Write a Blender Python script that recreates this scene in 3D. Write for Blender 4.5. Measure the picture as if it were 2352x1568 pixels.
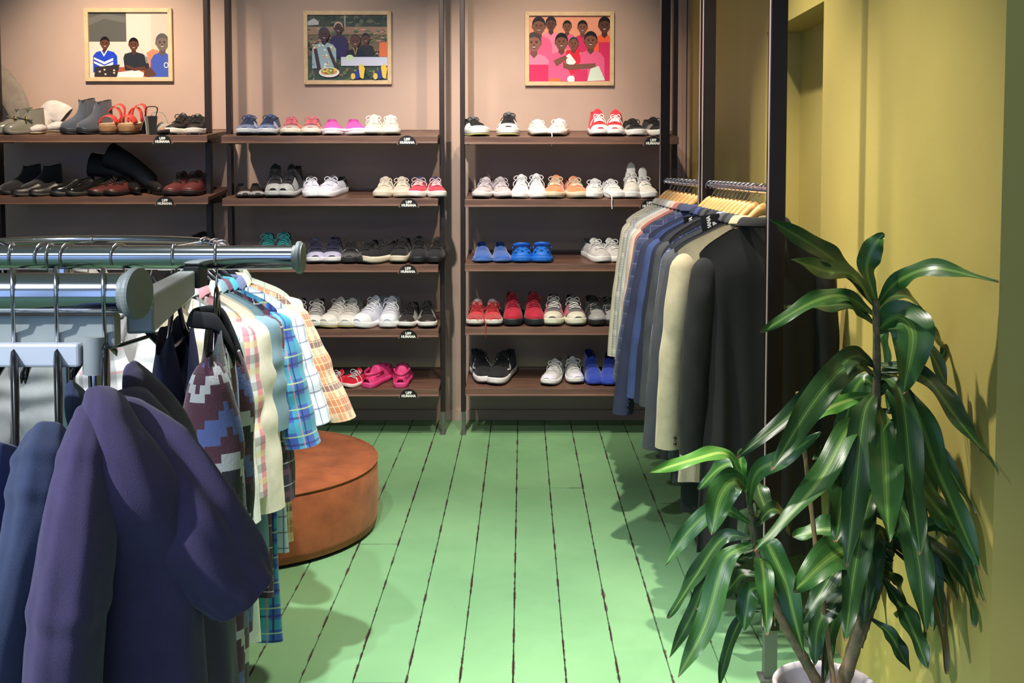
import bpy, math, random
from mathutils import Vector, Matrix, noise
V = Vector; PI = math.pi
for o in list(bpy.data.objects): bpy.data.objects.remove(o)
sc = bpy.context.scene
COL = sc.collection
# ------------------------------------------------------------------ camera
F = 2400.0; PX = 1200.0; HOR = 388.0; H = 1.46; TP = 0.056
P = math.atan(TP); CY = HOR + F*TP; SP, CP = math.sin(P), math.cos(P)
cam = bpy.data.cameras.new('camera'); camo = bpy.data.objects.new('camera', cam); COL.objects.link(camo)
cam.sensor_width = 36; cam.lens = F/2352*36
cam.shift_x = -(PX-1176)/2352; cam.shift_y = -(784-CY)/2352
cam.clip_start = 0.02; cam.clip_end = 100
camo.location = (0, 0, H); camo.rotation_euler = (PI/2-P, 0, 0)
sc.camera = camo
def at(px, py, Y):
    """real point at depth Y seen at a photo pixel"""
    a = (px-PX)/F; b = (CY-py)/F
    d = V((a, b*SP+CP, b*CP-SP))
    return V((0, 0, H)) + d*(Y/d.y)
def floor_at(px, py):
    a = (px-PX)/F; b = (CY-py)/F
    d = V((a, b*SP+CP, b*CP-SP))
    return V((0, 0, H)) + d*(-H/d.z)
# ------------------------------------------------------------------ world and lights
w = bpy.data.worlds.new('World'); sc.world = w; w.use_nodes = True
bg = w.node_tree.nodes['Background']; bg.inputs[0].default_value = (.36, .56, 1.0, 1); bg.inputs[1].default_value = 1.6
sc.view_settings.view_transform = 'Standard'; sc.view_settings.look = 'None'
sc.view_settings.exposure = 0.0; sc.view_settings.gamma = 1; sc.view_settings.use_curve_mapping = False
def spot(name, loc, aim, watts, size=70, blend=.6, col=(1, .86, .70), rad=.035):
    l = bpy.data.lights.new(name, 'SPOT'); l.energy = watts; l.spot_size = math.radians(size); l.spot_blend = blend
    l.color = col; l.shadow_soft_size = rad
    o = bpy.data.objects.new(name, l); COL.objects.link(o); o.location = loc
    o.rotation_euler = (V(aim)-V(loc)).to_track_quat('-Z', 'Y').to_euler(); return o
WARM = (1, .80, .60); NEUT = (1, .93, .82); COOL = (.95, .97, 1.0)
spot('track_light', (-2.15, 4.6, 3.15), (-2.3, 6.03, 1.66), 290, 64, 1, WARM)
spot('track_light', (-1.35, 4.45, 3.15), (-1.1, 6.03, 1.35), 105, 66, 1, (1, .86, .72))
spot('track_light', (0.10, 4.6, 3.15), (0.15, 6.03, 1.62), 148, 62, 1, WARM)
spot('track_light', (-0.55, 3.7, 3.15), (-0.3, 6.03, 0.8), 330, 58, .8, (1, .92, .82))
spot('track_light', (0.30, 3.2, 3.15), (0.25, 3.8, 0.0), 360, 78, .8, NEUT)
spot('track_light', (-0.25, 2.85, 3.15), (0.80, 2.45, 0.45), 320, 58, 1, NEUT)
spot('track_light', (-0.9, 1.7, 3.15), (-0.95, 3.1, 0.7), 185, 80, .8, COOL)
spot('track_light', (-2.2, -0.6, 3.15), (-0.48, 1.0, 1.05), 620, 30, .9, (.82, .88, 1))
spot('track_light', (-0.5, 2.2, 3.15), (-0.5, 2.9, 0.0), 430, 60, .9, (.84, .93, 1))
def panel(name, loc, sx, sy, watts, col):
    l = bpy.data.lights.new(name, 'AREA'); l.shape = 'RECTANGLE'; l.size = sx; l.size_y = sy; l.energy = watts; l.color = col
    o = bpy.data.objects.new(name, l); COL.objects.link(o); o.location = loc; return o
panel('chrome_fill_light', (-1.6, -.9, 3.27), 4.2, 1.5, 38, (.86, .93, 1))  # unseen area light, added so the chrome rails reflect a bright band
# ------------------------------------------------------------------ helpers
def lin(c):
    return tuple(((x/12.92) if x <= .04045 else ((x+.055)/1.055)**2.4) for x in [k/255 for k in c])
MATS = {}
class NT:
    def __init__(s, m):
        m.use_nodes = True; s.t = m.node_tree; s.b = s.t.nodes['Principled BSDF']
    def n(s, typ, **kw):
        x = s.t.nodes.new(typ)
        for k, v in kw.items(): setattr(x, k, v)
        return x
    def l(s, a, b): s.t.links.new(a, b)
    def math(s, op, a, b=None):
        x = s.n('ShaderNodeMath', operation=op)
        for i, q in enumerate((a, b)):
            if q is None: continue
            if isinstance(q, (int, float)): x.inputs[i].default_value = q
            else: s.l(q, x.inputs[i])
        return x.outputs[0]
    def mix(s, f, a, b):
        x = s.n('ShaderNodeMix', data_type='RGBA')
        for i, q in ((0, f), (6, a), (7, b)):
            if isinstance(q, (int, float)): x.inputs[i].default_value = q
            elif isinstance(q, tuple): x.inputs[i].default_value = tuple(q[:3])+(1,)
            else: s.l(q, x.inputs[i])
        return x.outputs[2]
    def noise(s, scale, detail=3, vec=None, rough=.5):
        x = s.n('ShaderNodeTexNoise'); x.inputs['Scale'].default_value = scale; x.inputs['Detail'].default_value = detail
        x.inputs['Roughness'].default_value = rough
        if vec is None: vec = s.n('ShaderNodeTexCoord').outputs['Object']
        s.l(vec, x.inputs['Vector']); return x.outputs[0]
    def ramp(s, fac, stops, const=False):
        x = s.n('ShaderNodeValToRGB'); r = x.color_ramp
        if const: r.interpolation = 'CONSTANT'
        while len(r.elements) < len(stops): r.elements.new(.5)
        for e, (p, c) in zip(r.elements, stops): e.position = p; e.color = tuple(c[:3])+(1,)
        s.l(fac, x.inputs[0]); return x.outputs[0]
    def bump(s, h, strength, dist=.002):
        x = s.n('ShaderNodeBump'); x.inputs['Strength'].default_value = strength; x.inputs['Distance'].default_value = dist
        s.l(h, x.inputs['Height']); s.l(x.outputs[0], s.b.inputs['Normal'])
    def base(s, c): 
        if isinstance(c, tuple): s.b.inputs['Base Color'].default_value = tuple(c[:3])+(1,)
        else: s.l(c, s.b.inputs['Base Color'])
def M(name, rgb, rough=.6, metal=0, var=.0, vscale=8, bump=0, bscale=60, sheen=0, coat=0):
    """plain material; rgb in photo 0-255 values of the thing's own colour"""
    if name in MATS: return MATS[name]
    m = bpy.data.materials.new(name); t = NT(m); c = lin(rgb)
    t.b.inputs['Roughness'].default_value = rough; t.b.inputs['Metallic'].default_value = metal
    if sheen: t.b.inputs['Sheen Weight'].default_value = sheen; t.b.inputs['Sheen Roughness'].default_value = .5
    if coat: t.b.inputs['Coat Weight'].default_value = coat; t.b.inputs['Coat Roughness'].default_value = .15
    if var:
        f = t.noise(vscale, 4)
        t.base(t.ramp(f, [(.25, tuple(x*(1-var) for x in c)), (.75, tuple(min(1, x*(1+var)) for x in c))]))
    else: t.base(c)
    if bump: t.bump(t.noise(bscale, 4), bump)
    MATS[name] = m; m.diffuse_color = c+(1,); return m
def fabric(name, rgb, rough=.9, sheen=.15, weave=900):
    if name in MATS: return MATS[name]
    m = bpy.data.materials.new(name); t = NT(m); c = lin(rgb)
    t.b.inputs['Roughness'].default_value = rough; t.b.inputs['Sheen Weight'].default_value = sheen
    f = t.noise(30, 5); g = t.noise(weave, 1)
    q = t.math('ADD', t.math('MULTIPLY', f, .5), t.math('MULTIPLY', g, .5))
    t.base(t.ramp(q, [(.3, tuple(x*.8 for x in c)), (.7, tuple(min(1, x*1.18) for x in c))]))
    t.bump(g, .25, .001); MATS[name] = m; return m
def plaid(name, rgb, stripes, rough=.9):
    """stripes: (axis, period m, width m, offset m, rgb, alpha) woven over the base, on cloth UV in metres"""
    if name in MATS: return MATS[name]
    m = bpy.data.materials.new(name); t = NT(m); t.b.inputs['Roughness'].default_value = rough
    t.b.inputs['Sheen Weight'].default_value = .1
    sep = t.n('ShaderNodeSeparateXYZ'); t.l(t.n('ShaderNodeUVMap').outputs[0], sep.inputs[0])
    cur = lin(rgb)
    for ax, per, wd, off, col, al in stripes:
        q = t.math('FRACT', t.math('ADD', t.math('DIVIDE', sep.outputs[ax], per), off/per+50))
        q = t.math('MULTIPLY', t.math('LESS_THAN', q, wd/per), al)
        cur = t.mix(q, cur, lin(col))
    t.base(cur); t.bump(t.noise(500, 2), .2, .001); MATS[name] = m; return m
def tag(o, label=None, cat=None, group=None, kind=None):
    if label: o['label'] = label
    if cat: o['category'] = cat
    if group: o['group'] = group
    if kind: o['kind'] = kind
    return o
def thing(name, label, cat, loc=(0, 0, 0), group=None, rot=None):
    o = bpy.data.objects.new(name, None); COL.objects.link(o); o.empty_display_size = .05
    if rot is not None: o.matrix_world = Matrix.Translation(V(loc)) @ rot
    else: o.location = loc
    return tag(o, label, cat, group)
def link(name, me, parent=None, mat=None):
    o = bpy.data.objects.new(name, me); COL.objects.link(o)
    if parent is not None: o.parent = parent
    return o
class MB:
    def __init__(s): s.v = []; s.f = []; s.uv = []; s.mi = []; s.cur = 0; s.hasuv = False
    def face(s, ids, uvs=None):
        s.f.append(tuple(ids)); s.mi.append(s.cur)
        s.uv.append(uvs if uvs else [(0, 0)]*len(ids))
    def add(s, p): s.v.append(tuple(p)); return len(s.v)-1
    def grid(s, rows, cu=False, uv=None, cap0=False, cap1=False, flip=False):
        """rows of points; cu closes each row"""
        n = len(rows[0]); b = len(s.v)
        for r in rows:
            for p in r: s.v.append(tuple(p))
        if uv: s.hasuv = True
        for i in range(len(rows)-1):
            for j in range(n if cu else n-1):
                k = (j+1) % n
                ids = [b+i*n+j, b+i*n+k, b+(i+1)*n+k, b+(i+1)*n+j]
                u = None
                if uv:
                    if cu and k == 0 and len(uv[0]) > n: u = [uv[i][j], uv[i][n], uv[i+1][n], uv[i+1][j]]
                    else: u = [uv[i][j], uv[i][k], uv[i+1][k], uv[i+1][j]]
                if flip: ids.reverse(); u = u[::-1] if u else None
                s.face(ids, u)
        if cap0: s.face([b+j for j in range(n)][::-1] if not flip else [b+j for j in range(n)])
        L = b+(len(rows)-1)*n
        if cap1: s.face([L+j for j in range(n)] if not flip else [L+j for j in range(n)][::-1])
        return s
    def tube(s, pts, r, n=6, caps=True, ell=None, dup=True):
        pts = [V(p) for p in pts]; m = len(pts); rows = []
        up = V((0, 0, 1)); prev = None
        for i, p in enumerate(pts):
            t = (pts[min(i+1, m-1)]-pts[max(i-1, 0)])
            if t.length < 1e-9: t = V((0, 0, 1))
            t.normalize()
            if prev is None:
                a = up if abs(t.z) < .9 else V((1, 0, 0))
                x = t.cross(a).normalized()
            else:
                x = prev - t*prev.dot(t)
                x = x.normalized() if x.length > 1e-6 else t.orthogonal().normalized()
            prev = x; y = t.cross(x)
            rr = r[i] if isinstance(r, (list, tuple)) else r
            rx, ry = (rr, rr) if ell is None else (rr, rr*ell)
            rows.append([p + x*math.cos(2*PI*k/n)*rx + y*math.sin(2*PI*k/n)*ry for k in range(n)])
        s.grid(rows, True, cap0=caps and not dup, cap1=caps and not dup)
        if caps and dup:
            for q, rev in ((rows[0], True), (rows[-1], False)):
                b = len(s.v); s.v += [tuple(p) for p in q]; ids = [b+k for k in range(n)]; s.face(ids[::-1] if rev else ids)
        return s
    def box(s, c, d, rot=None, bev=0):
        c = V(c); hx, hy, hz = d[0]/2, d[1]/2, d[2]/2
        q = []
        for z in (-hz, hz):
            for x, y in ((-hx, -hy), (hx, -hy), (hx, hy), (-hx, hy)):
                p = V((x, y, z)); q.append(c + (rot @ p if rot is not None else p))
        b = len(s.v); s.v += [tuple(p) for p in q]
        for f in ((3, 2, 1, 0), (4, 5, 6, 7), (0, 1, 5, 4), (1, 2, 6, 5), (2, 3, 7, 6), (3, 0, 4, 7)): s.face([b+i for i in f])
        return s
    def lathe(s, prof, c=(0, 0, 0), n=32, capb=False, capt=False):
        rows = [[(c[0]+r*math.cos(2*PI*k/n), c[1]+r*math.sin(2*PI*k/n), c[2]+z) for k in range(n)] for r, z in prof]
        return s.grid(rows, True, cap0=capb, cap1=capt)
    def prism(s, poly, ax, a0, a1):
        """polygon (2D) extruded along axis ax from a0 to a1; other two axes in order"""
        def mk(p, a): 
            q = [0, 0, 0]; o = [i for i in range(3) if i != ax]; q[ax] = a; q[o[0]] = p[0]; q[o[1]] = p[1]; return q
        b = len(s.v); n = len(poly)
        s.v += [mk(p, a0) for p in poly]+[mk(p, a1) for p in poly]
        s.face([b+i for i in range(n)][::-1]); s.face([b+n+i for i in range(n)])
        for i in range(n):
            k = (i+1) % n; s.face([b+i, b+k, b+n+k, b+n+i])
        return s
    def mesh(s, name, mats, smooth=True, fix=False):
        me = bpy.data.meshes.new(name); me.from_pydata(s.v, [], s.f)
        if not isinstance(mats, (list, tuple)): mats = [mats]
        for m in mats: me.materials.append(m)
        if len(mats) > 1: me.polygons.foreach_set('material_index', s.mi)
        me.polygons.foreach_set('use_smooth', [smooth]*len(me.polygons))
        if s.hasuv:
            l = me.uv_layers.new(name='UVMap')
            fl = [c for u in s.uv for p in u for c in p]; l.data.foreach_set('uv', fl)
        if fix:
            import bmesh
            bm = bmesh.new(); bm.from_mesh(me); bmesh.ops.recalc_face_normals(bm, faces=bm.faces); bm.to_mesh(me); bm.free()
        me.update(); return me
    def build(s, name, mats, parent=None, smooth=True, sub=0, solid=0, bevel=0, fix=False):
        o = link(name, s.mesh(name, mats, smooth, fix), parent)
        if bevel:
            md = o.modifiers.new('bevel', 'BEVEL'); md.width = bevel; md.segments = 2; md.limit_method = 'ANGLE'; md.angle_limit = .7
        if solid:
            md = o.modifiers.new('solid', 'SOLIDIFY'); md.thickness = solid; md.offset = 0
        if sub:
            md = o.modifiers.new('sub', 'SUBSURF'); md.levels = sub; md.render_levels = sub
        return o
def bez(pts, n):
    """Catmull-Rom through the points"""
    pts = [V(p) for p in pts]; q = [pts[0]*2-pts[1]]+pts+[pts[-1]*2-pts[-2]]; out = []
    for i in range(n+1):
        x = i/n*(len(pts)-1); k = min(int(x), len(pts)-2); t = x-k
        a, b, c, d = q[k:k+4]
        out.append(.5*((2*b)+(c-a)*t+(2*a-5*b+4*c-d)*t*t+(3*b-a-3*c+d)*t**3))
    return out
def lerp_tab(tab, x):
    if x <= tab[0][0]: return tab[0][1]
    for (a, p), (b, q) in zip(tab, tab[1:]):
        if x <= b: return p+(q-p)*(x-a)/(b-a)
    return tab[-1][1]
def sstep(x): x = max(0, min(1, x)); return x*x*(3-2*x)
# ------------------------------------------------------------------ room
WY = 6.03; WX = .954; XL = -4.6; YB = -3.0; ZC = 3.3
def wall_mat(name, rgb, var=.06, rough=.75):
    m = bpy.data.materials.new(name); t = NT(m); c = lin(rgb); t.b.inputs['Roughness'].default_value = rough
    f = t.noise(2.5, 4)
    t.base(t.ramp(f, [(.3, tuple(x*(1-var) for x in c)), (.7, tuple(x*(1+var) for x in c))]))
    t.bump(t.noise(160, 3), .15, .002); return m
m_pink = wall_mat('wall_pink', (181, 156, 143)); m_yel = wall_mat('wall_mustard', (188, 170, 94), .06, .48); m_ceil = wall_mat('ceiling_white', (200, 198, 196)); m_off = wall_mat('wall_offwhite', (206, 208, 214))
def struct(name, mb, mat, label, smooth=False):
    return tag(mb.build(name, mat, smooth=smooth), label, None, None, 'structure')
struct('wall_back', MB().box(((XL+WX)/2, WY+.05, ZC/2-.05), (WX-XL+.6, .1, ZC+.1)), m_pink, 'dusty pink plastered back wall behind the shoe shelves')
struct('wall_left', MB().box((XL-.05, (WY+YB)/2, ZC/2), (.1, WY-YB, ZC)), m_off, 'off-white side wall of the shop')
struct('ceiling', MB().box(((XL+2)/2, (WY+YB)/2, ZC+.05), (2-XL+.4, WY-YB+.4, .1)), m_ceil, 'pale shop ceiling')
NY0, NY1 = 3.34, 4.12; NZ = 1.99; ND = .135; YE = 2.08
wr = MB()
wr.box((WX+.15, (YE+NY0)/2, ZC/2), (.3, NY0-YE, ZC)).box((WX+.15, (WY+NY1)/2, ZC/2), (.3, WY-NY1, ZC))
wr.box((WX+.15, (NY0+NY1)/2, (ZC+NZ)/2), (.3, NY1-NY0, ZC-NZ)).box((WX+ND+.08, (NY0+NY1)/2, NZ/2), (.16, NY1-NY0, NZ))
struct('wall_right', wr, m_yel, 'mustard yellow side wall with a recessed doorway niche')
struct('wall_return', MB().box((WX+.3+.5, YE+.05, ZC/2), (1.0, .1, ZC)), m_yel, 'mustard return of the side wall')
struct('wall_entrance', MB().box((WX+1.1, (YE+YB)/2, ZC/2), (.1, YE-YB, ZC)), m_yel, 'mustard wall beside the entrance')
wf = MB()   # front wall with a shop window
wf.box(((XL+2)/2, YB-.05, .2), (2-XL, .1, .4)).box(((XL+2)/2, YB-.05, ZC-.2), (2-XL, .1, .4))
for x in (XL+.1, -2.4, -.1, 1.95): wf.box((x, YB-.05, 1.65), (.14, .1, 2.6))
struct('wall_front', wf, m_off, 'street front wall with shop windows')
struct('trim_1', MB().box((WX-.028, WY-.012, ZC/2), (.02, .024, ZC)).box((WX-.006, WY-.02, ZC/2), (.012, .03, ZC)), m_pink, 'narrow pink corner trim where the pink wall meets the yellow one')
struct('baseboard_back', MB().box(((XL+WX)/2, WY-.008, .03), (WX-XL, .016, .06)), m_pink, 'low pink baseboard along the back wall')
# floor boards
def floor_mat():
    m = bpy.data.materials.new('green_floor_paint'); t = NT(m)
    uvn = t.n('ShaderNodeUVMap').outputs[0]; sep = t.n('ShaderNodeSeparateXYZ'); t.l(uvn, sep.inputs[0])
    oi = t.n('ShaderNodeObjectInfo'); geo = t.n('ShaderNodeNewGeometry').outputs['Position']
    n1 = t.noise(1.6, 4, geo); n2 = t.noise(14, 5, geo, .65)
    base = t.ramp(n1, [(.3, lin((116, 160, 112))), (.7, lin((134, 178, 126)))])
    base = t.mix(t.math('MULTIPLY', oi.outputs['Random'], .28), base, lin((108, 154, 108)))
    e = t.math('ABSOLUTE', t.math('SUBTRACT', sep.outputs[0], .5))         # distance from the board's middle line
    worn = t.math('GREATER_THAN', t.math('ADD', e, t.math('MULTIPLY', t.math('SUBTRACT', t.noise(9, 6, geo, .7), .5), .16)), .5)
    base = t.mix(worn, base, lin((92, 84, 72)))
    speck = t.math('GREATER_THAN', t.noise(55, 2, geo), .80); base = t.mix(t.math('MULTIPLY', speck, .7), base, lin((70, 78, 62)))
    scuff = t.math('GREATER_THAN', t.noise(7, 8, geo, .75), .70); base = t.mix(t.math('MULTIPLY', scuff, .35), base, lin((86, 130, 92)))
    t.base(base); t.l(t.ramp(n2, [(.3, (.32,)*3), (.7, (.5,)*3)]), t.b.inputs['Roughness'])
    mp = t.n('ShaderNodeMapping'); mp.inputs['Scale'].default_value = (40, 3, 3); t.l(geo, mp.inputs[0])
    t.bump(t.noise(1, 4, mp.outputs[0]), .25, .003); return m
m_floor = floor_mat()
fl = struct('floor', MB().box(((XL+2)/2, (WY+YB)/2, -.06), (2-XL+.3, WY-YB+.4, .06)), M('subfloor_dark', (26, 22, 18), .9), 'green painted wooden plank floor, worn at the joints')
PW = .1525; rf = random.Random(3)
pm = {}
def plank_mesh(L):
    k = round(L, 3)
    if k in pm: return pm[k]
    mb = MB(); mb.hasuv = True; hw = PW/2-.0013; b = .0015
    prof = [(-hw, -.03), (-hw, -b), (-hw+b, 0), (hw-b, 0), (hw, -b), (hw, -.03)]
    us = [0, 0, .0, 1.0, 1, 1]
    rows = [[(x, y, z) for x, z in prof] for y in (0, L)]
    mb.grid(rows, uv=[[(u, 0) for u in us], [(u, L) for u in us]], flip=False)
    mb.face([5, 4, 3, 2, 1, 0]); mb.face([6, 7, 8, 9, 10, 11])
    pm[k] = mb.mesh('plank', m_floor, False, fix=True); return pm[k]
k0 = int((XL+.3)/PW)-1
joints = {0: 4.72, 1: 4.72, -2: 5.2, 2: 3.1, -4: 4.0, -6: 3.4, 4: 4.5, -1: 2.4, -3: 2.9}
for k in range(k0, 8):
    x = -.027 + PW*(k+.5)
    if x > 1.9: break
    j = joints.get(k, rf.choice([1.2, 2.2, 0.6, -1.0])); cuts = [YB, j, WY] if k in joints else [YB, WY]
    for a, b in zip(cuts, cuts[1:]):
        o = link('plank', plank_mesh(b-a-.003), fl); o.location = (x, a, rf.uniform(-.0015, .0008))
# ------------------------------------------------------------------ shoe shelving
m_post = M('dark_metal_post', (52, 42, 40), .38, .5, .1, 30)
m_foot = M('post_foot_grey', (110, 112, 105), .4, .6)
def wood_mat():
    m = bpy.data.materials.new('walnut_shelf'); t = NT(m); tc = t.n('ShaderNodeTexCoord').outputs['Object']
    mp = t.n('ShaderNodeMapping'); mp.inputs['Scale'].default_value = (3, 40, 40); t.l(tc, mp.inputs[0])
    n = t.noise(1.2, 6, mp.outputs[0], .6); t.base(t.ramp(n, [(.25, lin((84, 60, 50))), (.75, lin((122, 90, 74)))]))
    t.b.inputs['Roughness'].default_value = .38; t.bump(n, .1); return m
m_wood = wood_mat(); m_black = M('black_print', (14, 13, 13), .5); m_white = M('white_print', (240, 238, 232), .6)
YF, YK = 5.58, 5.95; TILT = math.atan(.035/.37); PYp = 5.74
def text_mesh(txt, size, mat, space=1.0, offset=.0):
    c = bpy.data.curves.new('t', 'FONT'); c.body = txt; c.size = size; c.align_x = 'CENTER'; c.align_y = 'CENTER'
    c.space_character = space; c.offset = offset; c.extrude = .0004; c.resolution_u = 2
    o = bpy.data.objects.new('t', c); COL.objects.link(o)
    me = bpy.data.meshes.new_from_object(o.evaluated_get(bpy.context.evaluated_depsgraph_get()))
    bpy.data.objects.remove(o); me.materials.clear(); me.materials.append(mat); return me
tm1 = text_mesh('UFF', .0185, m_white, 1.05, .0011); tm2 = text_mesh('HUMANA', .0175, m_white, 1.02, .0011)
def arch_mb():
    mb = MB(); n = 16; pts = [(-.047, -.016), (.047, -.016)] + [(.047*math.cos(PI*k/n), -.012+.044*math.sin(PI*k/n)) for k in range(n+1)]
    return mb.prism(pts, 1, -.0015, .0015)
arch_me = arch_mb().mesh('shelf_tag', m_black, False)
# bay -> post pixels, shelf end pixels (front), shelf front top pixel rows
BAYS = [dict(posts=(8, 486), ends=(-60, 482), ys=(310, 452, 603, 752, 888), lab='left'),
        dict(posts=(534, 1017), ends=(514, 1007), ys=(312, 456, 608, 757, 893), lab='middle'),
        dict(posts=(1064, 1546), ends=(1068, 1556), ys=(314, 458, 606, 752, 892), lab='right')]
SHELF = {}
def xat(px, Y, py=700): return at(px, py, Y).x
for bi, b in enumerate(BAYS):
    xp = [xat(p, PYp) for p in b['posts']]; xe = [xat(p, YF) for p in b['ends']]
    if bi == 0: xe[0] = xp[0]-.03
    root = thing('shoe_shelving_unit', ['dark shelving bay at the photo\'s left edge, under the portrait of three students', 'dark shelving bay in the middle, under the picture of women in a field',
                 'dark shelving bay next to the yellow wall, under the picture of laughing children'][bi], 'shelves', ((xp[0]+xp[1])/2, PYp, 0), 'shoe shelving bays on the pink wall')
    ox = root.location.x
    for x in xp:
        po = MB().box((x-ox, 0, 1.68), (.026, .05, 3.12)).build('post', m_post, root, False, bevel=.002)
        MB().box((x-ox, 0, .06), (.02, .042, .12)).box((x-ox, -.02, .004), (.03, .09, .008)).build('foot', m_foot, po, False)
    for si, py in enumerate(b['ys']):
        zf = at(775, py, YF).z; SHELF[(bi, si)] = zf
        s_, c_ = math.sin(TILT), math.cos(TILT); x0, x1 = xe[0]-ox, xe[1]-ox; y0, y1 = YF-PYp, YK-PYp
        zb = zf+.035; mb = MB()
        prof = [(y0, zf), (y1, zb), (y1, zb+.012), (y1+.012, zb+.012), (y1+.012, zb-.02), (y0+.02, zf-.02), (y0+.016, zf-.036), (y0-.008, zf-.04), (y0-.008, zf-.036), (y0, zf-.032)]
        mb.prism(prof, 0, x0, x1)
        sh = mb.build('shelf', m_wood, root, False, bevel=.0015)
        for x in (x0+.008, x1-.008): MB().prism([(y0+.03, zf-.02), (y1, zb-.02), (y1, zb-.07), (y0+.12, zf-.04)], 0, x-.003, x+.003).build('bracket', m_post, sh, False)
        tx = [382, 938, 1497][bi] + [0, 3, 0, 0, 0][si]
        if bi == 2 and si == 1: tx = 1490
        lx = xat(tx, YF)-ox
        dz = -.022
        MB().prism([(lx-.062, zf-.036), (lx+.062, zf-.036), (lx+.05, zf-.049), (lx-.05, zf-.049)], 1, y0-.009, y0-.004).build('label_holder', m_wood, sh, False)
        tg = link('shelf_tag', arch_me, sh); tg.location = (lx, y0-.011, zf-.030)
        for me, zz in ((tm1, -.019), (tm2, -.0355)):
            t_ = link('lettering', me, sh); t_.location = (lx, y0-.0135, zf+zz); t_.rotation_euler = (PI/2, 0, 0)
# ------------------------------------------------------------------ clothes rack along the yellow wall
m_chrome = M('chrome', (205, 205, 212), .13, 1.0)
m_rpost = M('rack_post_bronze', (48, 38, 34), .32, .7, .1, 20)
RX = .708; RZ = 1.40; m_edge_hl = M('satin_edge_trim', (226, 206, 196), .35, .6)
def side_rack(name, label, ya, yb):
    root = thing(name, label, 'clothes rack', (RX, (ya+yb)/2, 0), 'clothes racks along the yellow wall'); oy = root.location.y
    for y in (ya, yb):
        p = MB().box((0, y-oy, 1.7), (.046, .04, 3.1)).build('post', m_rpost, root, False, bevel=.002)
        MB().box((0, y-oy, .08), (.036, .032, .16)).box((.0, y-oy, .004), (.06, .06, .008)).build('foot', m_foot, p, False)
    for y in (ya, yb): MB().box((-.0235, y-oy-.012, 1.7), (.003, .010, 3.08)).build('edge_highlight', m_edge_hl, root, False)  # pale strip painted in for the light glinting on each post's left edge
    MB().tube([(0, ya-oy, RZ), (0, yb-oy, RZ)], .0135, 16).build('rail', m_chrome, root)
side_rack('clothes_rack', 'dark bronze clothes rack with chrome rail nearest the potted plant', 2.92, 4.0)
side_rack('clothes_rack', 'dark bronze clothes rack with chrome rail nearest the shoe shelves', 4.07, 5.22)
# ------------------------------------------------------------------ ottoman
def suede():
    m = bpy.data.materials.new('rust_suede'); t = NT(m); n = t.noise(7, 6, None, .6)
    t.base(t.ramp(n, [(.3, lin((112, 52, 22))), (.5, lin((148, 74, 34))), (.72, lin((168, 90, 46)))]))
    t.b.inputs['Roughness'].default_value = .85; t.b.inputs['Sheen Weight'].default_value = .25; t.b.inputs['Sheen Tint'].default_value = (1, .6, .35, 1)
    t.bump(t.noise(220, 2), .2, .001); return m
m_suede = suede()
OC = floor_at(866, 1210); OR = .52; OH = .285
ott = thing('ottoman', 'round low rust-orange suede ottoman standing on the green floor', 'ottoman', (OC.x-OR, OC.y, 0))
prof = [(OR-.03, .012), (OR-.006, .016), (OR, .05), (OR+.004, OH*.5), (OR, OH-.03), (OR-.008, OH-.012), (OR-.026, OH-.001), (OR-.06, OH+.004), (OR*.5, OH+.010), (.001, OH+.012)]
MB().lathe(prof, n=72, capb=True).build('cushion', m_suede, ott, fix=True)
MB().lathe([(OR-.004+.007*math.cos(a*PI/3), OH-.012+.006*math.sin(a*PI/3)) for a in range(7)], n=72).build('piping', m_suede, ott)
MB().lathe([(OR-.025, 0), (OR-.025, .02)], n=48, capb=True, capt=True).build('base', M('ottoman_base', (20, 16, 14), .7), ott)
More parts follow.
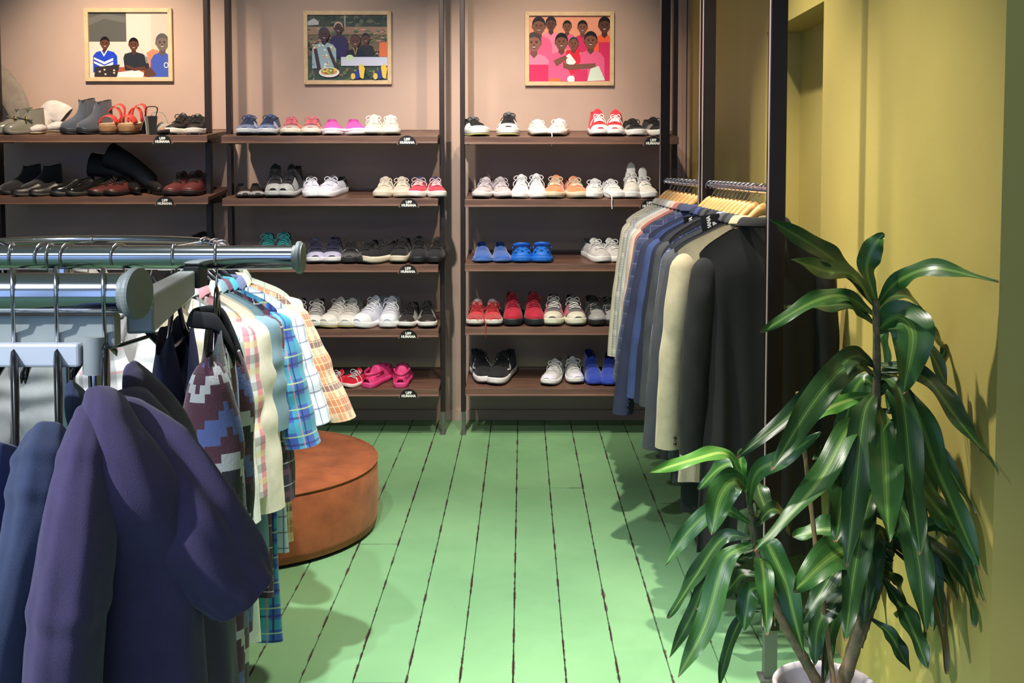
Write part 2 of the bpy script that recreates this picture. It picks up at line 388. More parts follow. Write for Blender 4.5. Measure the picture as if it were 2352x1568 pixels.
# ------------------------------------------------------------------ shoes
WT = [(0, .30), (.015, .46), (.04, .64), (.08, .79), (.13, .89), (.2, .96), (.3, 1.0), (.42, .95), (.55, .84), (.7, .75), (.85, .72), (.93, .66), (.97, .55), (1, .36)]
TS = [0, .015, .04, .08, .13, .2, .28, .36, .44, .52, .58, .62, .68, .75, .83, .9, .95, .98, 1]
NK = 15
class Last:
    """shape of one shoe upper: vamp height, tongue height, collar height above the sole"""
    def __init__(s, W, L, Hs, Hv, Ht, Hc, side=1, heel=None, toe=.45):
        s.W, s.L, s.Hs, s.Hv, s.Ht, s.Hc, s.side = W/2, L, Hs, Hv, Ht, Hc, side
        heel = Hc if heel is None else heel
        s.tab = [(0, Hv*toe*.55), (.015, Hv*toe*.8), (.04, Hv*toe), (.08, Hv*(toe+.13)), (.13, Hv*(toe+.22)), (.2, Hv*(toe+.29)), (.28, Hv*(toe+.38)), (.38, Hv), (.48, (Hv+Ht)*.52), (.58, Ht),
                 (.62, Hc*1.0), (.68, Hc*.95), (.8, Hc*.95), (.9, heel*.98), (1, heel)]
    def w(s, t): return lerp_tab(WT, t)*s.W
    def cx(s, t): return s.side*s.W*(.10*math.sin(PI*min(1, t*1.3))-.05)
    def h(s, t): return lerp_tab(s.tab, t)
    def y(s, t): return (t-.5)*s.L
    def zs(s, t): return s.Hs + .010*max(0, 1-t/.22)**2 + .006*max(0, (t-.5)*2)
    def arch(s, t, f, off=0):
        """f 0..1 across the arch from side to side"""
        a = PI*f; c, q = math.cos(a), math.sin(a)
        w, h = s.w(t)+off, s.h(t)+off
        nar = 1-.38*(q**1.5)*sstep((t-.2)/.35)       # the vamp narrows upward
        return V((s.cx(t)+w*nar*math.copysign(abs(c)**.75, c), s.y(t)-(off if t < .05 else 0), s.zs(t)-.004+h*abs(q)**.8))
    def side_pt(s, t, q, sd, off=0):
        w, h = s.w(t)+off, s.h(t)
        rim = .66 if s.Hc < .12 else .72
        return V((s.cx(t)+sd*w*(1-(1-rim)*q**1.6), s.y(t)+(off if t > .97 else 0), s.zs(t)-.004+h*q))
    def section(s, t):
        if t <= .585: return [s.arch(t, k/(NK-1)) for k in range(NK)]
        out = [s.side_pt(t, k/4, 1) for k in range(5)]
        r = s.side_pt(t, 1, 1); l = s.side_pt(t, 1, -1); h = s.h(t); z0 = s.zs(t)
        deep = .35*h if t < .97 else h*.98
        for k, fx in enumerate((.86, .55, 0, -.55, -.86)):
            cxx = s.cx(t); hw = (r.x-l.x)/2
            out.append(V((cxx+hw*fx, s.y(t), z0+(h*.94 if k in (0, 4) else deep if k != 2 else deep*.95))))
        out += [s.side_pt(t, (4-k)/4, -1) for k in range(5)]
        return out
def sole_rows(la, z0, z1, ex=1.05, spring=.012, bulge=.002, ends=1.0):
    ts = [x for x in TS]
    def ring(z, e, sp):
        pts = []
        for t in ts: pts.append(V((la.cx(t)+la.w(t)*e, la.y(t)*(1.012), z+sp*max(0, 1-t/.24)**2)))
        for t in reversed(ts): pts.append(V((la.cx(t)-la.w(t)*e, la.y(t)*(1.012), z+sp*max(0, 1-t/.24)**2)))
        return pts
    return [ring(z0, ex*.95, spring), ring(z0+(z1-z0)*.25, ex+bulge/la.W, spring), ring(z0+(z1-z0)*.75, ex+bulge/la.W, spring*.9), ring(z1, ex*.985, spring*.85)]
def patch(la, t0, t1, f0, f1, nt=4, nf=5, off=.0022, skew=0, side=False):
    rows = []
    for i in range(nt+1):
        t = t0+(t1-t0)*i/nt
        r = []
        for j in range(nf+1):
            f = f0+(f1-f0)*j/nf; tt = t+skew*(j/nf)
            r.append(la.side_pt(tt, f, side, off) if side else la.arch(tt, f, off))
        rows.append(r)
    return rows
def lace_mb(la, n=5, t0=.30, t1=.56, r=.0026, bow=True, rng=None, spread=.16, hang=0):
    mb = MB(); rng = rng or random
    for i in range(n):
        t = t0+(t1-t0)*i/(n-1); sgn = 1 if i % 2 else -1
        pts = [la.arch(min(.58, t+sgn*.012*(j-2)/2), .5+spread*(j-2)/2, .004+.002*(2-abs(j-2))) for j in range(5)]
        mb.tube(pts, r, 5)
        if i < n-1:
            t2 = t0+(t1-t0)*(i+1)/(n-1)
            mb.tube([la.arch(t+(t2-t)*q/3, .5+sgn*spread*(1-2*q/3), .005) for q in range(4)], r, 5)
    if bow:
        c = la.arch(t1-.02, .5, .008)
        for s_ in (-1, 1):
            a = rng.uniform(.7, 1.2)
            mb.tube(bez([c, c+V((s_*.022*a, -.010, .012)), c+V((s_*.036*a, -.014, -.002)), c+V((s_*.02*a, -.012, -.012)), c], 9), r, 5)
            L = rng.uniform(.03, .06)
            mb.tube(bez([c, c+V((s_*.014, -.016, 0)), c+V((s_*(.03+.01*a), -.010, -L*.6)), c+V((s_*.04, -.012, -L))], 6), r, 5)
    return mb
def put(bay, si, px, yaw, ylen, push=0.0, py=None):
    """matrix for something on a shelf: toe towards the shelf's front edge"""
    zf = SHELF[(bay, si)]; y = YF+.012+push+ylen/2*abs(math.cos(yaw))
    X = xat(px, YF+.03, py or 500)
    z = zf+(y-YF)*math.tan(TILT)+.0008
    return V((X, y, z)), Matrix.Rotation(TILT, 4, 'X') @ Matrix.Rotation(yaw, 4, 'Z')
def colour(c, kind='fabric'):
    if not isinstance(c, tuple): return c
    n = 'shoe_%s_%d_%d_%d' % ((kind,)+c)
    if kind == 'fabric': return fabric(n, c, .85, .1)
    if kind == 'leather': return M(n, c, .42, 0, .08, 20, .1, 120)
    if kind == 'patent': return M(n, c, .14, 0, 0, 8, 0, 60, 0, .6)
    if kind == 'suede': return M(n, c, .95, 0, .18, 25, .2, 300, .4)
    if kind == 'rubber': return M(n, c, .55, 0, .05, 30)
    if kind == 'metallic': return M(n, c, .35, .35, .1, 30)
    return M(n, c, .6)
DARKLIN = (26, 24, 26)
SCNT = [0]
def shoe(bay, si, px, wpx, hpx, label, group, up, sole=(235, 233, 226), lace=None, kind='fabric', yaw=0.0, side=1, name='sneaker', cat='shoe', hi=0,
         tongue=None, toe=None, toekind='rubber', lining=DARKLIN, soleH=.027, out=None, stripes=None, stripec=(240, 240, 240), band=None, bow=True, Lk=2.72, push=0, roll=None,
         heelc=None, toesh=.45, hang=False, swoosh=None, panel=None, lift=None, tonguel=0.0):
    SCNT[0] += 1; rng = random.Random(SCNT[0]*17)
    W = wpx/428.0; W = max(.075, min(.118, W)); L = W*Lk
    Ht_tot = max(.05, hpx/428.0-.018); Hu = Ht_tot-soleH
    if hi:
        la = Last(W, L, soleH, min(.075, Hu*.55), Hu*.92, Hu*.95, side, toe=toesh)
        la.tab[8] = (.49, la.Hv*1.22); la.tab.insert(9, (.54, la.Hv*.5+la.Ht*.5))
    else: la = Last(W, L, soleH, Hu*.66, Hu*.93, Hu*.78, side, Hu*.86, toe=toesh)
    loc, rot = put(bay, si, px, yaw, L, push)
    if roll is not None: rot = rot @ roll
    if lift: loc = loc+V((0, 0, lift))
    root = thing(name, label, cat, loc, group, rot)
    secs = [la.section(t) for t in TS]
    mu = colour(up, kind)
    mb = MB(); ml = MB()
    for i in range(len(secs)-1):
        pass
    # outer surface and lining share the section grid
    n = NK; idx = {}
    for i, t in enumerate(TS):
        for k in range(n): idx[i, k] = mb.add(secs[i][k])
    for i in range(len(TS)-1):
        for k in range(n-1):
            inner = (4 <= k <= 9) and TS[i] >= .575
            q = [idx[i, k], idx[i, k+1], idx[i+1, k+1], idx[i+1, k]]
            if inner:
                b = len(ml.v)
                for z in q: ml.v.append(mb.v[z])
                ml.face([b, b+1, b+2, b+3])
            else: mb.face(q)
    mb.face([idx[0, k] for k in range(n)][::-1]); mb.face([idx[len(TS)-1, k] for k in range(5)]+[idx[len(TS)-1, k] for k in range(10, 15)])
    upo = mb.build('upper', mu, root, sub=1)
    ml.build('lining', colour(lining, 'fabric'), root)
    ms = colour(sole, 'rubber')
    zo = .006 if out is not None else 0
    sr = sole_rows(la, zo, soleH+.004)
    so = MB().grid(sr, True, cap0=True, cap1=True).build('sole', ms, root)
    if out is not None: MB().grid(sole_rows(la, 0, .0075, 1.045), True, cap0=True, cap1=True).build('outsole', colour(out, 'rubber'), root)
    if band is not None:
        z = soleH*.72; r0 = sole_rows(la, z-.002, z+.002, 1.075, .0105)
        MB().grid([r0[0], r0[1], r0[2], r0[3]], True).build('sole_stripe', colour(band, 'rubber'), so)
    if toe is not None: MB().grid(patch(la, .004, .17, .02, .98, 5, 10)).build('toe_cap', colour(toe, toekind), root, sub=1)
    if heelc is not None:
        for sd in (1, -1): MB().grid(patch(la, .8, .985, .05, .95, 4, 4, .002, 0, sd)).build('heel_panel', colour(heelc, kind), root)
    if panel is not None:
        for f0, f1 in ((.04, .30), (.70, .96)): MB().grid(patch(la, .18, .5, f0, f1, 5, 4, .002, .03)).build('side_panel', colour(panel, kind), root)
    # tongue
    if lace is not None or tongue is not None:
        tc = colour(tongue if tongue is not None else up, kind); rows = []
        top = tonguel or (.022 if not hi else .028)
        for i in range(5):
            q = i/4; t = .50+.08*min(1, q*1.6); r = []
            for j in range(7):
                f = .5+(.20+.06*q)*(j-3)/3
                p = la.arch(t, f, .003); z = top*max(0, (q-.3)/.7)
                r.append(p+V((0, .012*max(0, q-.3), z - .006*abs((j-3)/3)**2*(q > .9))))
            rows.append(r)
        MB().grid(rows).build('tongue', tc, root, solid=.004, sub=1)
    if lace is not None:
        lm = lace_mb(la, 5 if not hi else 6, .30 if not hi else .34, .56, .0026, bow, rng)
        if hang:
            c = la.arch(.5, .62, .006)
            fx = side*.02
            lm.tube(bez([c, c+V((fx+.02*side, -.03, -.03)), V((la.w(.1)*1.1*side, la.y(0)-.004, .02)), V((la.w(.1)*1.1*side, la.y(0)-.014, -.02)), V((la.w(.1)*1.05*side, la.y(0)-.014, -.05))], 12), .0032, 5)
        lm.build('laces', colour(lace, 'fabric'), root)
    if stripes:
        for sd in (1, -1):
            for k in range(stripes):
                t0 = .50-.0+k*.075
                f0, f1 = (.05, .36) if sd == 1 else (.95, .64)
                rows = []
                for i in range(3):
                    tt = .30+k*.075+.032*i/2; rows.append([la.arch(min(.57, tt+.05*j/4), f0+(f1-f0)*j/4, .0028) for j in range(5)])
                MB().grid(rows).build('stripe', colour(stripec, 'leather'), root)
    if swoosh:
        for sd in (0, 1):
            pts = [(.34, .16), (.42, .10), (.50, .13), (.57, .30)]
            q = [la.arch(t, f if sd == 0 else 1-f, .004) for t, f in pts]
            MB().tube(bez(q, 10), [.0025+.0035*math.sin(PI*min(1, .15+i/10)) for i in range(11)], 6).build('curved_mark', colour(swoosh, 'leather'), root)
    return root
def pair(bay, si, px, wpx, hpx, desc, group=None, yaw=(0, 0), **kw):
    """two shoes of a pair, px/wpx/hpx given for each"""
    where = kw.pop('where', '')
    r = []
    for i in range(2):
        k = dict(kw)
        for key in ('hang', 'push', 'roll', 'lift'):
            if key in k and isinstance(k[key], tuple): k[key] = k[key][i]
        nm = ('left', 'right')[i]
        r.append(shoe(bay, si, px[i], wpx[i], hpx[i], '%s, %s one' % (desc, nm), group or 'pairs of shoes on the shelves', yaw=yaw[i], side=1 if i == 0 else -1, **k))
    return r
W_ = (236, 234, 230)
# middle bay, top shelf
pair(1, 0, (560, 610), (47, 46), (46, 47), 'blue-grey running shoe with white sole on the middle bay top shelf', up=(70, 86, 128), sole=(225, 228, 235), lace=(50, 60, 96), toe=(120, 136, 176), toekind='fabric', out=(24, 24, 30), yaw=(.12, .05), panel=(176, 190, 220))
pair(1, 0, (660, 709), (48, 47), (43, 43), 'pink and grey running shoe with cream sole on the middle bay top shelf', up=(168, 120, 128), sole=(236, 226, 212), lace=(214, 110, 120), toe=(200, 176, 168), toekind='fabric', out=(34, 30, 28), yaw=(.15, .1), panel=(238, 140, 96))
pair(1, 0, (756, 808), (48, 52), (40, 40), 'magenta canvas slip-on with white sole on the middle bay top shelf', name='slip_on_shoe', up=(222, 86, 186), sole=(244, 236, 240), band=(206, 80, 170), lining=(190, 60, 150), yaw=(.18, .25), toesh=.62)
pair(1, 0, (853, 893), (43, 44), (46, 45), 'cream canvas sneaker with cream laces on the middle bay top shelf', up=(226, 222, 204), sole=(238, 236, 228), lace=(240, 238, 224), out=(90, 84, 70), yaw=(.05, .12))
# middle bay, second shelf
def flats(bay, si, px, wpx, desc, up, toe, kind='metallic', yaw=(0, 0), h=32, lab='', push=(0, 0)):
    for i in range(2):
        r = shoe(bay, si, px[i], wpx, h, '%s, %s one' % (desc, ('left', 'right')[i]), 'pairs of shoes on the shelves', up=up, sole=(50, 46, 44), kind='leather', toe=toe, toekind=kind, yaw=yaw[i],
                 side=1-2*i, name='ballet_flat', soleH=.010, lining=(20, 20, 20), toesh=.6, Lk=2.9, push=push[i])
flats(1, 1, (548, 578), 38, 'silver and black ballet flat on the middle bay second shelf', (26, 24, 26), (196, 196, 196), yaw=(.35, .3))
pair(1, 1, (622, 658), (44, 44), (74, 73), 'grey high-top sneaker with black ankle on the middle bay second shelf', name='high_top_sneaker', up=(22, 22, 28), sole=(196, 196, 196), lace=(30, 30, 36), toe=(170, 172, 172), toekind='suede', hi=1, yaw=(.15, -.1), out=(40, 40, 40), panel=(150, 152, 152))
pair(1, 1, (706, 752), (46, 50), (45, 46), 'lilac-white sneaker with charcoal heel on the middle bay second shelf', up=(222, 222, 238), sole=(238, 238, 244), lace=(236, 232, 250), lining=(70, 70, 76), tongue=(74, 74, 80), heelc=(70, 70, 76), yaw=(.3, -.22), hang=(False, False))
pair(1, 1, (878, 919), (42, 42), (44, 44), 'beige suede sneaker on the middle bay second shelf', up=(214, 200, 182), sole=(220, 208, 190), lace=(222, 210, 194), kind='suede', yaw=(-.05, .12))
pair(1, 1, (958, 998), (41, 41), (45, 44), 'red and navy canvas sneaker with white sole on the middle bay second shelf', up=(204, 66, 84), sole=(232, 228, 224), lace=(214, 190, 194), heelc=(40, 44, 80), tongue=(44, 48, 84), lining=(36, 38, 66), yaw=(-.1, .2))
# middle bay, third shelf
pair(1, 2, (602, 640), (44, 44), (66, 68), 'teal sneaker behind the chrome rail on the middle bay third shelf', up=(30, 118, 122), sole=(30, 100, 104), lace=(36, 132, 134), tongue=(30, 118, 122), yaw=(.1, .1))
pair(1, 2, (714, 755), (46, 50), (52, 52), 'navy sneaker with lilac toe and white sole on the middle bay third shelf', up=(30, 32, 58), sole=(238, 234, 238), lace=(34, 36, 64), toe=(190, 186, 214), toekind='leather', out=(40, 38, 50), yaw=(.2, .1))
pair(1, 2, (796, 838), (44, 44), (48, 48), 'black sneaker with grey toe on the middle bay third shelf', up=(22, 21, 24), sole=(40, 40, 42), lace=(26, 26, 28), toe=(92, 92, 94), toekind='leather', yaw=(.12, -.12), stripes=1)
pair(1, 2, (876, 917), (48, 42), (54, 54), 'black runner with cream midsole on the middle bay third shelf', up=(22, 21, 24), sole=(222, 212, 188), lace=(30, 28, 30), out=(18, 18, 20), yaw=(-.7, -.1), soleH=.034)
pair(1, 2, (957, 1000), (45, 44), (56, 54), 'plain black sneaker with black sole on the middle bay third shelf', up=(26, 26, 30), sole=(28, 28, 30), lace=(22, 22, 24), yaw=(.05, -.08))
# middle bay, fourth shelf
pair(1, 3, (672, 716), (44, 44), (60, 58), 'grey knit sneaker with white toe on the middle bay fourth shelf', up=(150, 146, 142), sole=(226, 224, 220), lace=(196, 192, 186), toe=(232, 230, 226), out=(24, 22, 22), yaw=(0, .02))
pair(1, 3, (766, 797), (48, 48), (62, 58), 'off-white sneaker with gum-edged sole on the middle bay fourth shelf', up=(196, 192, 184), sole=(232, 228, 214), lace=(206, 202, 194), toe=(228, 226, 218), out=(170, 158, 96), yaw=(-.35, -.1), lining=(120, 118, 112))
pair(1, 3, (848, 891), (50, 46), (66, 64), 'pale blue-white sneaker with white rubber toe on the middle bay fourth shelf', up=(206, 208, 220), sole=(240, 240, 242), lace=(240, 240, 242), toe=(240, 240, 244), yaw=(-.42, -.05), lining=(150, 150, 150))
pair(1, 3, (936, 976), (41, 44), (50, 50), 'black and silver patterned sneaker with white sole on the middle bay fourth shelf', up=(54, 50, 50), sole=(238, 234, 230), lace=(16, 16, 18), out=(20, 18, 18), yaw=(-.15, .1), panel=(150, 148, 144), kind='leather')
# middle bay, bottom shelf
shoe(1, 4, 722, 40, 64, 'black sneaker with three white side stripes, half hidden by the plaid shirt', 'pairs of shoes on the shelves', (24, 24, 26), (210, 208, 200), (190, 190, 186), yaw=.5, stripes=3, kind='leather', push=.05)
pair(1, 4, (770, 812), (40, 38), (36, 36), 'small red shoe with a white side stripe on the middle bay bottom shelf', up=(196, 30, 52), sole=(240, 214, 210), lace=(200, 190, 190), kind='leather', yaw=(-.9, -.6), stripes=1, stripec=(240, 238, 238), soleH=.016, Lk=2.3)
# right bay, top shelf
pair(2, 0, (1086, 1168), (53, 53), (43, 54), 'white runner with black lacing and yellowish toe on the right bay top shelf', up=(44, 44, 48), sole=(228, 228, 226), lace=(30, 30, 32), toe=(224, 224, 222), toekind='fabric', out=(176, 172, 110), yaw=(.3, -.02), tongue=(96, 96, 100), panel=(224, 224, 224), soleH=.036)
pair(2, 0, (1237, 1284), (44, 46), (36, 38), 'white low canvas shoe with long loose lace on the right bay top shelf', up=(230, 226, 218), sole=(240, 238, 234), lace=(244, 240, 232), out=(60, 44, 36), yaw=(.15, -.2), hang=(True, False), lining=(150, 146, 136))
pair(2, 0, (1376, 1417), (46, 47), (60, 58), 'red canvas high-top with white toe cap on the right bay top shelf', name='high_top_sneaker', up=(218, 44, 62), sole=(240, 238, 236), lace=(244, 240, 240), toe=(244, 240, 240), out=(40, 30, 30), hi=1, yaw=(.05, -.12), lining=(214, 40, 58), tongue=(222, 48, 64))
pair(2, 0, (1459, 1510), (47, 46), (38, 42), 'black sneaker with white sole on the right bay top shelf', up=(22, 22, 24), sole=(240, 238, 234), lace=(26, 26, 28), yaw=(.1, .25), stripes=3, stripec=(200, 200, 200))
# right bay, second shelf
pair(2, 1, (1112, 1151), (42, 40), (45, 46), 'lilac-grey canvas sneaker on the right bay second shelf', up=(196, 186, 192), sole=(226, 218, 220), lace=(196, 188, 194), out=(40, 36, 36), yaw=(-.2, .2))
pair(2, 1, (1196, 1234), (41, 41), (52, 54), 'bright white leather sneaker on the right bay second shelf', up=(236, 236, 238), sole=(244, 244, 246), lace=(244, 244, 246), kind='leather', yaw=(-.08, .08), lining=(220, 220, 222))
pair(2, 1, (1277, 1323), (48, 48), (49, 46), 'orange canvas deck shoe with cream sole on the right bay second shelf', up=(226, 140, 92), sole=(226, 212, 186), lace=(232, 216, 190), out=(120, 118, 96), yaw=(-.15, .18), lining=(200, 130, 96), kind='suede')
pair(2, 1, (1367, 1410), (43, 43), (41, 40), 'white canvas sneaker with trailing laces on the right bay second shelf', up=(226, 226, 224), sole=(242, 242, 242), lace=(244, 244, 244), yaw=(-.2, .2), hang=(False, True), lining=(190, 190, 188))
pair(2, 1, (1453, 1484), (40, 40), (68, 56), 'white high-top with its tongue standing up on the right bay second shelf', name='high_top_sneaker', up=(222, 220, 214), sole=(236, 236, 236), lace=(232, 230, 226), hi=1, yaw=(-.05, .22), tonguel=.055, lining=(196, 194, 188))
pair(2, 2, (1372, 1410), (46, 44), (50, 50), 'pale grey sneaker with white laces on the right bay third shelf', up=(196, 194, 190), sole=(232, 230, 226), lace=(238, 236, 232), yaw=(.3, .35), lining=(120, 120, 116), heelc=(140, 140, 136), push=(0, .01))
# right bay, fourth shelf
pair(2, 3, (1092, 1130), (42, 43), (52, 51), 'red runner with silver collar on the right bay fourth shelf', up=(196, 54, 58), sole=(226, 218, 212), lace=(176, 36, 42), out=(34, 34, 38), yaw=(-.05, .08), lining=(200, 198, 196), tongue=(206, 200, 198), hang=(False, True), toe=(176, 62, 62), toekind='suede')
pair(2, 3, (1176, 1227), (47, 48), (68, 68), 'crimson trainer with black toe bumper on the right bay fourth shelf', up=(172, 26, 52), sole=(30, 32, 38), lace=(150, 20, 42), yaw=(.04, .06), lining=(90, 20, 34), tongue=(176, 30, 54), soleH=.03)
pair(2, 3, (1273, 1321), (48, 48), (62, 60), 'grey and pink trail runner with cream sole on the right bay fourth shelf', up=(104, 100, 102), sole=(224, 220, 196), lace=(226, 222, 214), out=(50, 48, 40), yaw=(-.05, .1), toe=(210, 206, 186), panel=(186, 96, 112), soleH=.034)
pair(2, 3, (1369, 1405), (46, 42), (60, 58), 'silver and black runner on the right bay fourth shelf', up=(150, 150, 148), sole=(26, 26, 26), lace=(22, 22, 24), yaw=(.12, .12), panel=(60, 60, 62), kind='leather', tongue=(40, 40, 42))
# right bay, bottom shelf
pair(2, 4, (1101, 1152), (47, 54), (66, 66), 'black running shoe with white side mark on the right bay bottom shelf', up=(26, 26, 28), sole=(234, 230, 228), lace=(20, 20, 22), out=(24, 24, 24), yaw=(.28, -.3), swoosh=(236, 234, 232), soleH=.034, lining=(40, 44, 46), tongue=(40, 44, 46), push=(.06, .03))
pair(2, 4, (1274, 1321), (42, 40), (50, 52), 'white sneaker with shiny toe on the right bay bottom shelf', up=(208, 206, 202), sole=(236, 234, 232), lace=(224, 222, 218), toe=(222, 220, 232), out=(30, 28, 28), yaw=(-.3, .12), push=(.02, .05), lining=(120, 118, 114))
pair(2, 4, (1366, 1405), (44, 44), (66, 62), 'royal blue sock bootie on the right bay bottom shelf', name='sock_boot', up=(34, 62, 166), sole=(30, 56, 150), hi=1, yaw=(.1, -.1), kind='suede', lining=(26, 44, 120), soleH=.012, push=(.03, .02))
# left bay, second shelf and others
pair(0, 1, (402, 438), (44, 46), (54, 56), 'burgundy leather brogue with dark laces on the left bay second shelf', name='brogue', up=(98, 48, 50), sole=(40, 26, 26), lace=(30, 18, 18), kind='leather', yaw=(-.25, -.1), soleH=.02, lining=(150, 110, 90))
pair(0, 1, (240, 271), (42, 46), (44, 46), 'oxblood lace-up shoe under the lying black boots', name='brogue', up=(84, 40, 38), sole=(30, 22, 22), lace=(30, 18, 18), kind='leather', yaw=(-.5, -.35), soleH=.018)
pair(0, 0, (404, 442), (43, 44), (48, 46), 'black football boot with white studs on the left bay top shelf', name='football_boot', up=(24, 23, 24), sole=(226, 220, 214), lace=(20, 20, 20), kind='leather', yaw=(-.1, .12), soleH=.024, stripes=0)
pair(0, 1, (160, 192), (36, 36), (52, 50), 'black patent loafer beside the lying black boots', name='loafer', up=(20, 19, 21), sole=(44, 42, 40), kind='patent', yaw=(-.9, -.8), soleH=.018, lining=(30, 28, 28))
flats(0, 1, (72, 112), 34, 'black flat shoe with white sole edge on the left bay second shelf', (28, 27, 29), (30, 29, 31), 'leather', (-.95, -.9), 40)
pair(0, 1, (24, 74), (40, 40), (76, 76), 'black suede ankle boot at the far left of the left bay second shelf', name='ankle_boot', up=(27, 26, 30), sole=(40, 40, 46), kind='suede', hi=1, yaw=(-.75, -.7), soleH=.014, lining=(16, 16, 18), push=(.07, .06), Lk=2.4)
pair(0, 2, (431, 456), (40, 40), (64, 64), 'black boot peeking over the chrome rail on the left bay third shelf', name='ankle_boot', up=(24, 23, 25), sole=(24, 24, 24), kind='leather', hi=1, yaw=(-.2, 0), soleH=.02)
# dark blue chunky ankle boots and grey buckle boots, left bay top shelf
pair(0, 0, (174, 211), (38, 38), (92, 88), 'slate-blue chunky suede ankle boot on the left bay top shelf', name='ankle_boot', up=(64, 70, 84), sole=(44, 46, 54), kind='suede', hi=1, yaw=(-.5, -.5), Lk=2.4, soleH=.026, lining=(40, 42, 48), out=(30, 30, 34))
for i, (px, p) in enumerate(((14, .05), (50, 0))):
    r = shoe(0, 0, px, 38, 68, 'grey rubber ankle boot with gold buckle on the left bay top shelf, %s one' % ('left', 'right')[i], 'pairs of shoes on the shelves', (118, 116, 106), (100, 98, 90), kind='patent', hi=1, yaw=-.8, Lk=2.4, side=1-2*i, name='ankle_boot', soleH=.014, lining=(60, 58, 52), push=p)
    la = Last(.107, .107*2.72, .014, .07, .12, .12)
    MB().tube(bez([(.045, .03, .075), (.0, -.028, .09), (-.045, .03, .075)], 8), .006, 6).build('strap', colour((96, 94, 84), 'patent'), r)
    MB().tube([(.034+.012*math.cos(a*PI/4), .0, .082+.012*math.sin(a*PI/4)) for a in range(9)], .003, 6).build('buckle', M('gold_buckle', (212, 170, 90), .25, 1), r)
# ---- studs for the football boots
for o in [o for o in COL.objects if o.name.startswith('football_boot') and o.type == 'EMPTY']:
    for k, (x, y) in enumerate(((-.025, -.1), (.025, -.1), (-.03, -.05), (.03, -.05), (-.02, .08), (.02, .08))):
        MB().lathe([(.006, 0), (.0045, -.001+.014)], (x, y, -.0005), 8, True, True).build('stud', colour((232, 228, 220), 'rubber'), o)
# ---- clogs
def clog(bay, si, px, wpx, hpx, label, rgb, yaw, side, strap_back, push=0):
    W = wpx/428; L = W*2.45; Hs = .022; Hu = hpx/428-.02-Hs
    la = Last(W, L, Hs, Hu*.92, Hu, Hu*.36, side, Hu*.30, toe=.62)
    loc, rot = put(bay, si, px, yaw, L, push); root = thing('clog', label, 'clog', loc, 'rubber clogs on the shelves', rot)
    m = colour(rgb, 'rubber'); dk = colour(tuple(int(c*.35) for c in rgb), 'rubber')
    ts = [t for t in TS]
    rows = [la.section(t) for t in ts]
    MB().grid(rows, cap0=True).build('upper', m, root, sub=1)
    MB().grid(sole_rows(la, 0, Hs+.006, 1.08, .012, .004), True, cap0=True, cap1=True).build('sole', m, root)
    for t, f in ((.10, .28), (.10, .5), (.10, .72), (.2, .22), (.22, .40), (.22, .60), (.2, .78), (.33, .32), (.35, .5), (.33, .68)):
        c = la.arch(t, f, .0008); e = .004
        u = (la.arch(t+.02, f, .0008)-c).normalized(); v_ = (la.arch(t, f+.02, .0008)-c).normalized()
        r = .0062 if t > .15 else .0085
        MB().grid([[c+(u*math.cos(a*PI/5)+v_*math.sin(a*PI/5))*r*q for a in range(10)] for q in (1, .05)], True).build('hole', dk, root)
    # strap round the heel (or folded forward over the top)
    pts = []
    for k in range(13):
        a = PI*k/12; s_ = 1 if strap_back else -.35
        pts.append(V((math.cos(a)*la.w(.55)*.92, la.y(.56)+math.sin(a)*L*.40*s_, Hs+Hu*(.62 if strap_back else .80)+(0 if strap_back else .02*math.sin(a)))))
    rows = [[p+V((0, 0, dz))+(V((p.x, p.y-la.y(.56), 0)).normalized()*dx) for dz, dx in ((-.009, 0), (-.009, .004), (.009, .004), (.009, 0))] for p in pts]
    MB().grid(rows, True, cap0=True, cap1=True).build('heel_strap', m, root)
    for s_ in (-1, 1): MB().tube([V((s_*la.w(.55)*.86, la.y(.56), Hs+Hu*.64)), V((s_*(la.w(.55)*.98+.004), la.y(.56), Hs+Hu*.64))], .008, 10).build('rivet', m, root)
    return root
clog(2, 2, 1198, 49, 42, 'bright blue rubber clog beside the blue slippers, left-hand one of the pair', (30, 108, 208), .04, 1, False)
clog(2, 2, 1246, 48, 44, 'bright blue rubber clog beside the blue slippers, right-hand one of the pair', (30, 108, 208), -.05, -1, False)
clog(1, 4, 858, 46, 52, 'pink rubber clog with heel strap turned outward, left-hand one on the bottom shelf', (222, 66, 128), PI-.35, 1, True, .0)
clog(1, 4, 916, 43, 52, 'pink rubber clog with heel strap turned outward, right-hand one on the bottom shelf', (222, 66, 128), PI+.06, -1, True, .0)
# ---- blue felt slippers
for i, (px, w_) in enumerate(((1106, 46), (1150, 45))):
    shoe(2, 2, px, w_, 40, 'blue felt slipper with pale sole line on the right bay third shelf, %s one' % ('left', 'right')[i], 'pairs of shoes on the shelves', (52, 96, 178), (60, 100, 178), yaw=(.05, .1)[i], side=1-2*i, name='slipper', kind='suede', soleH=.014, band=(170, 196, 230), lining=(44, 84, 160), toesh=.62)
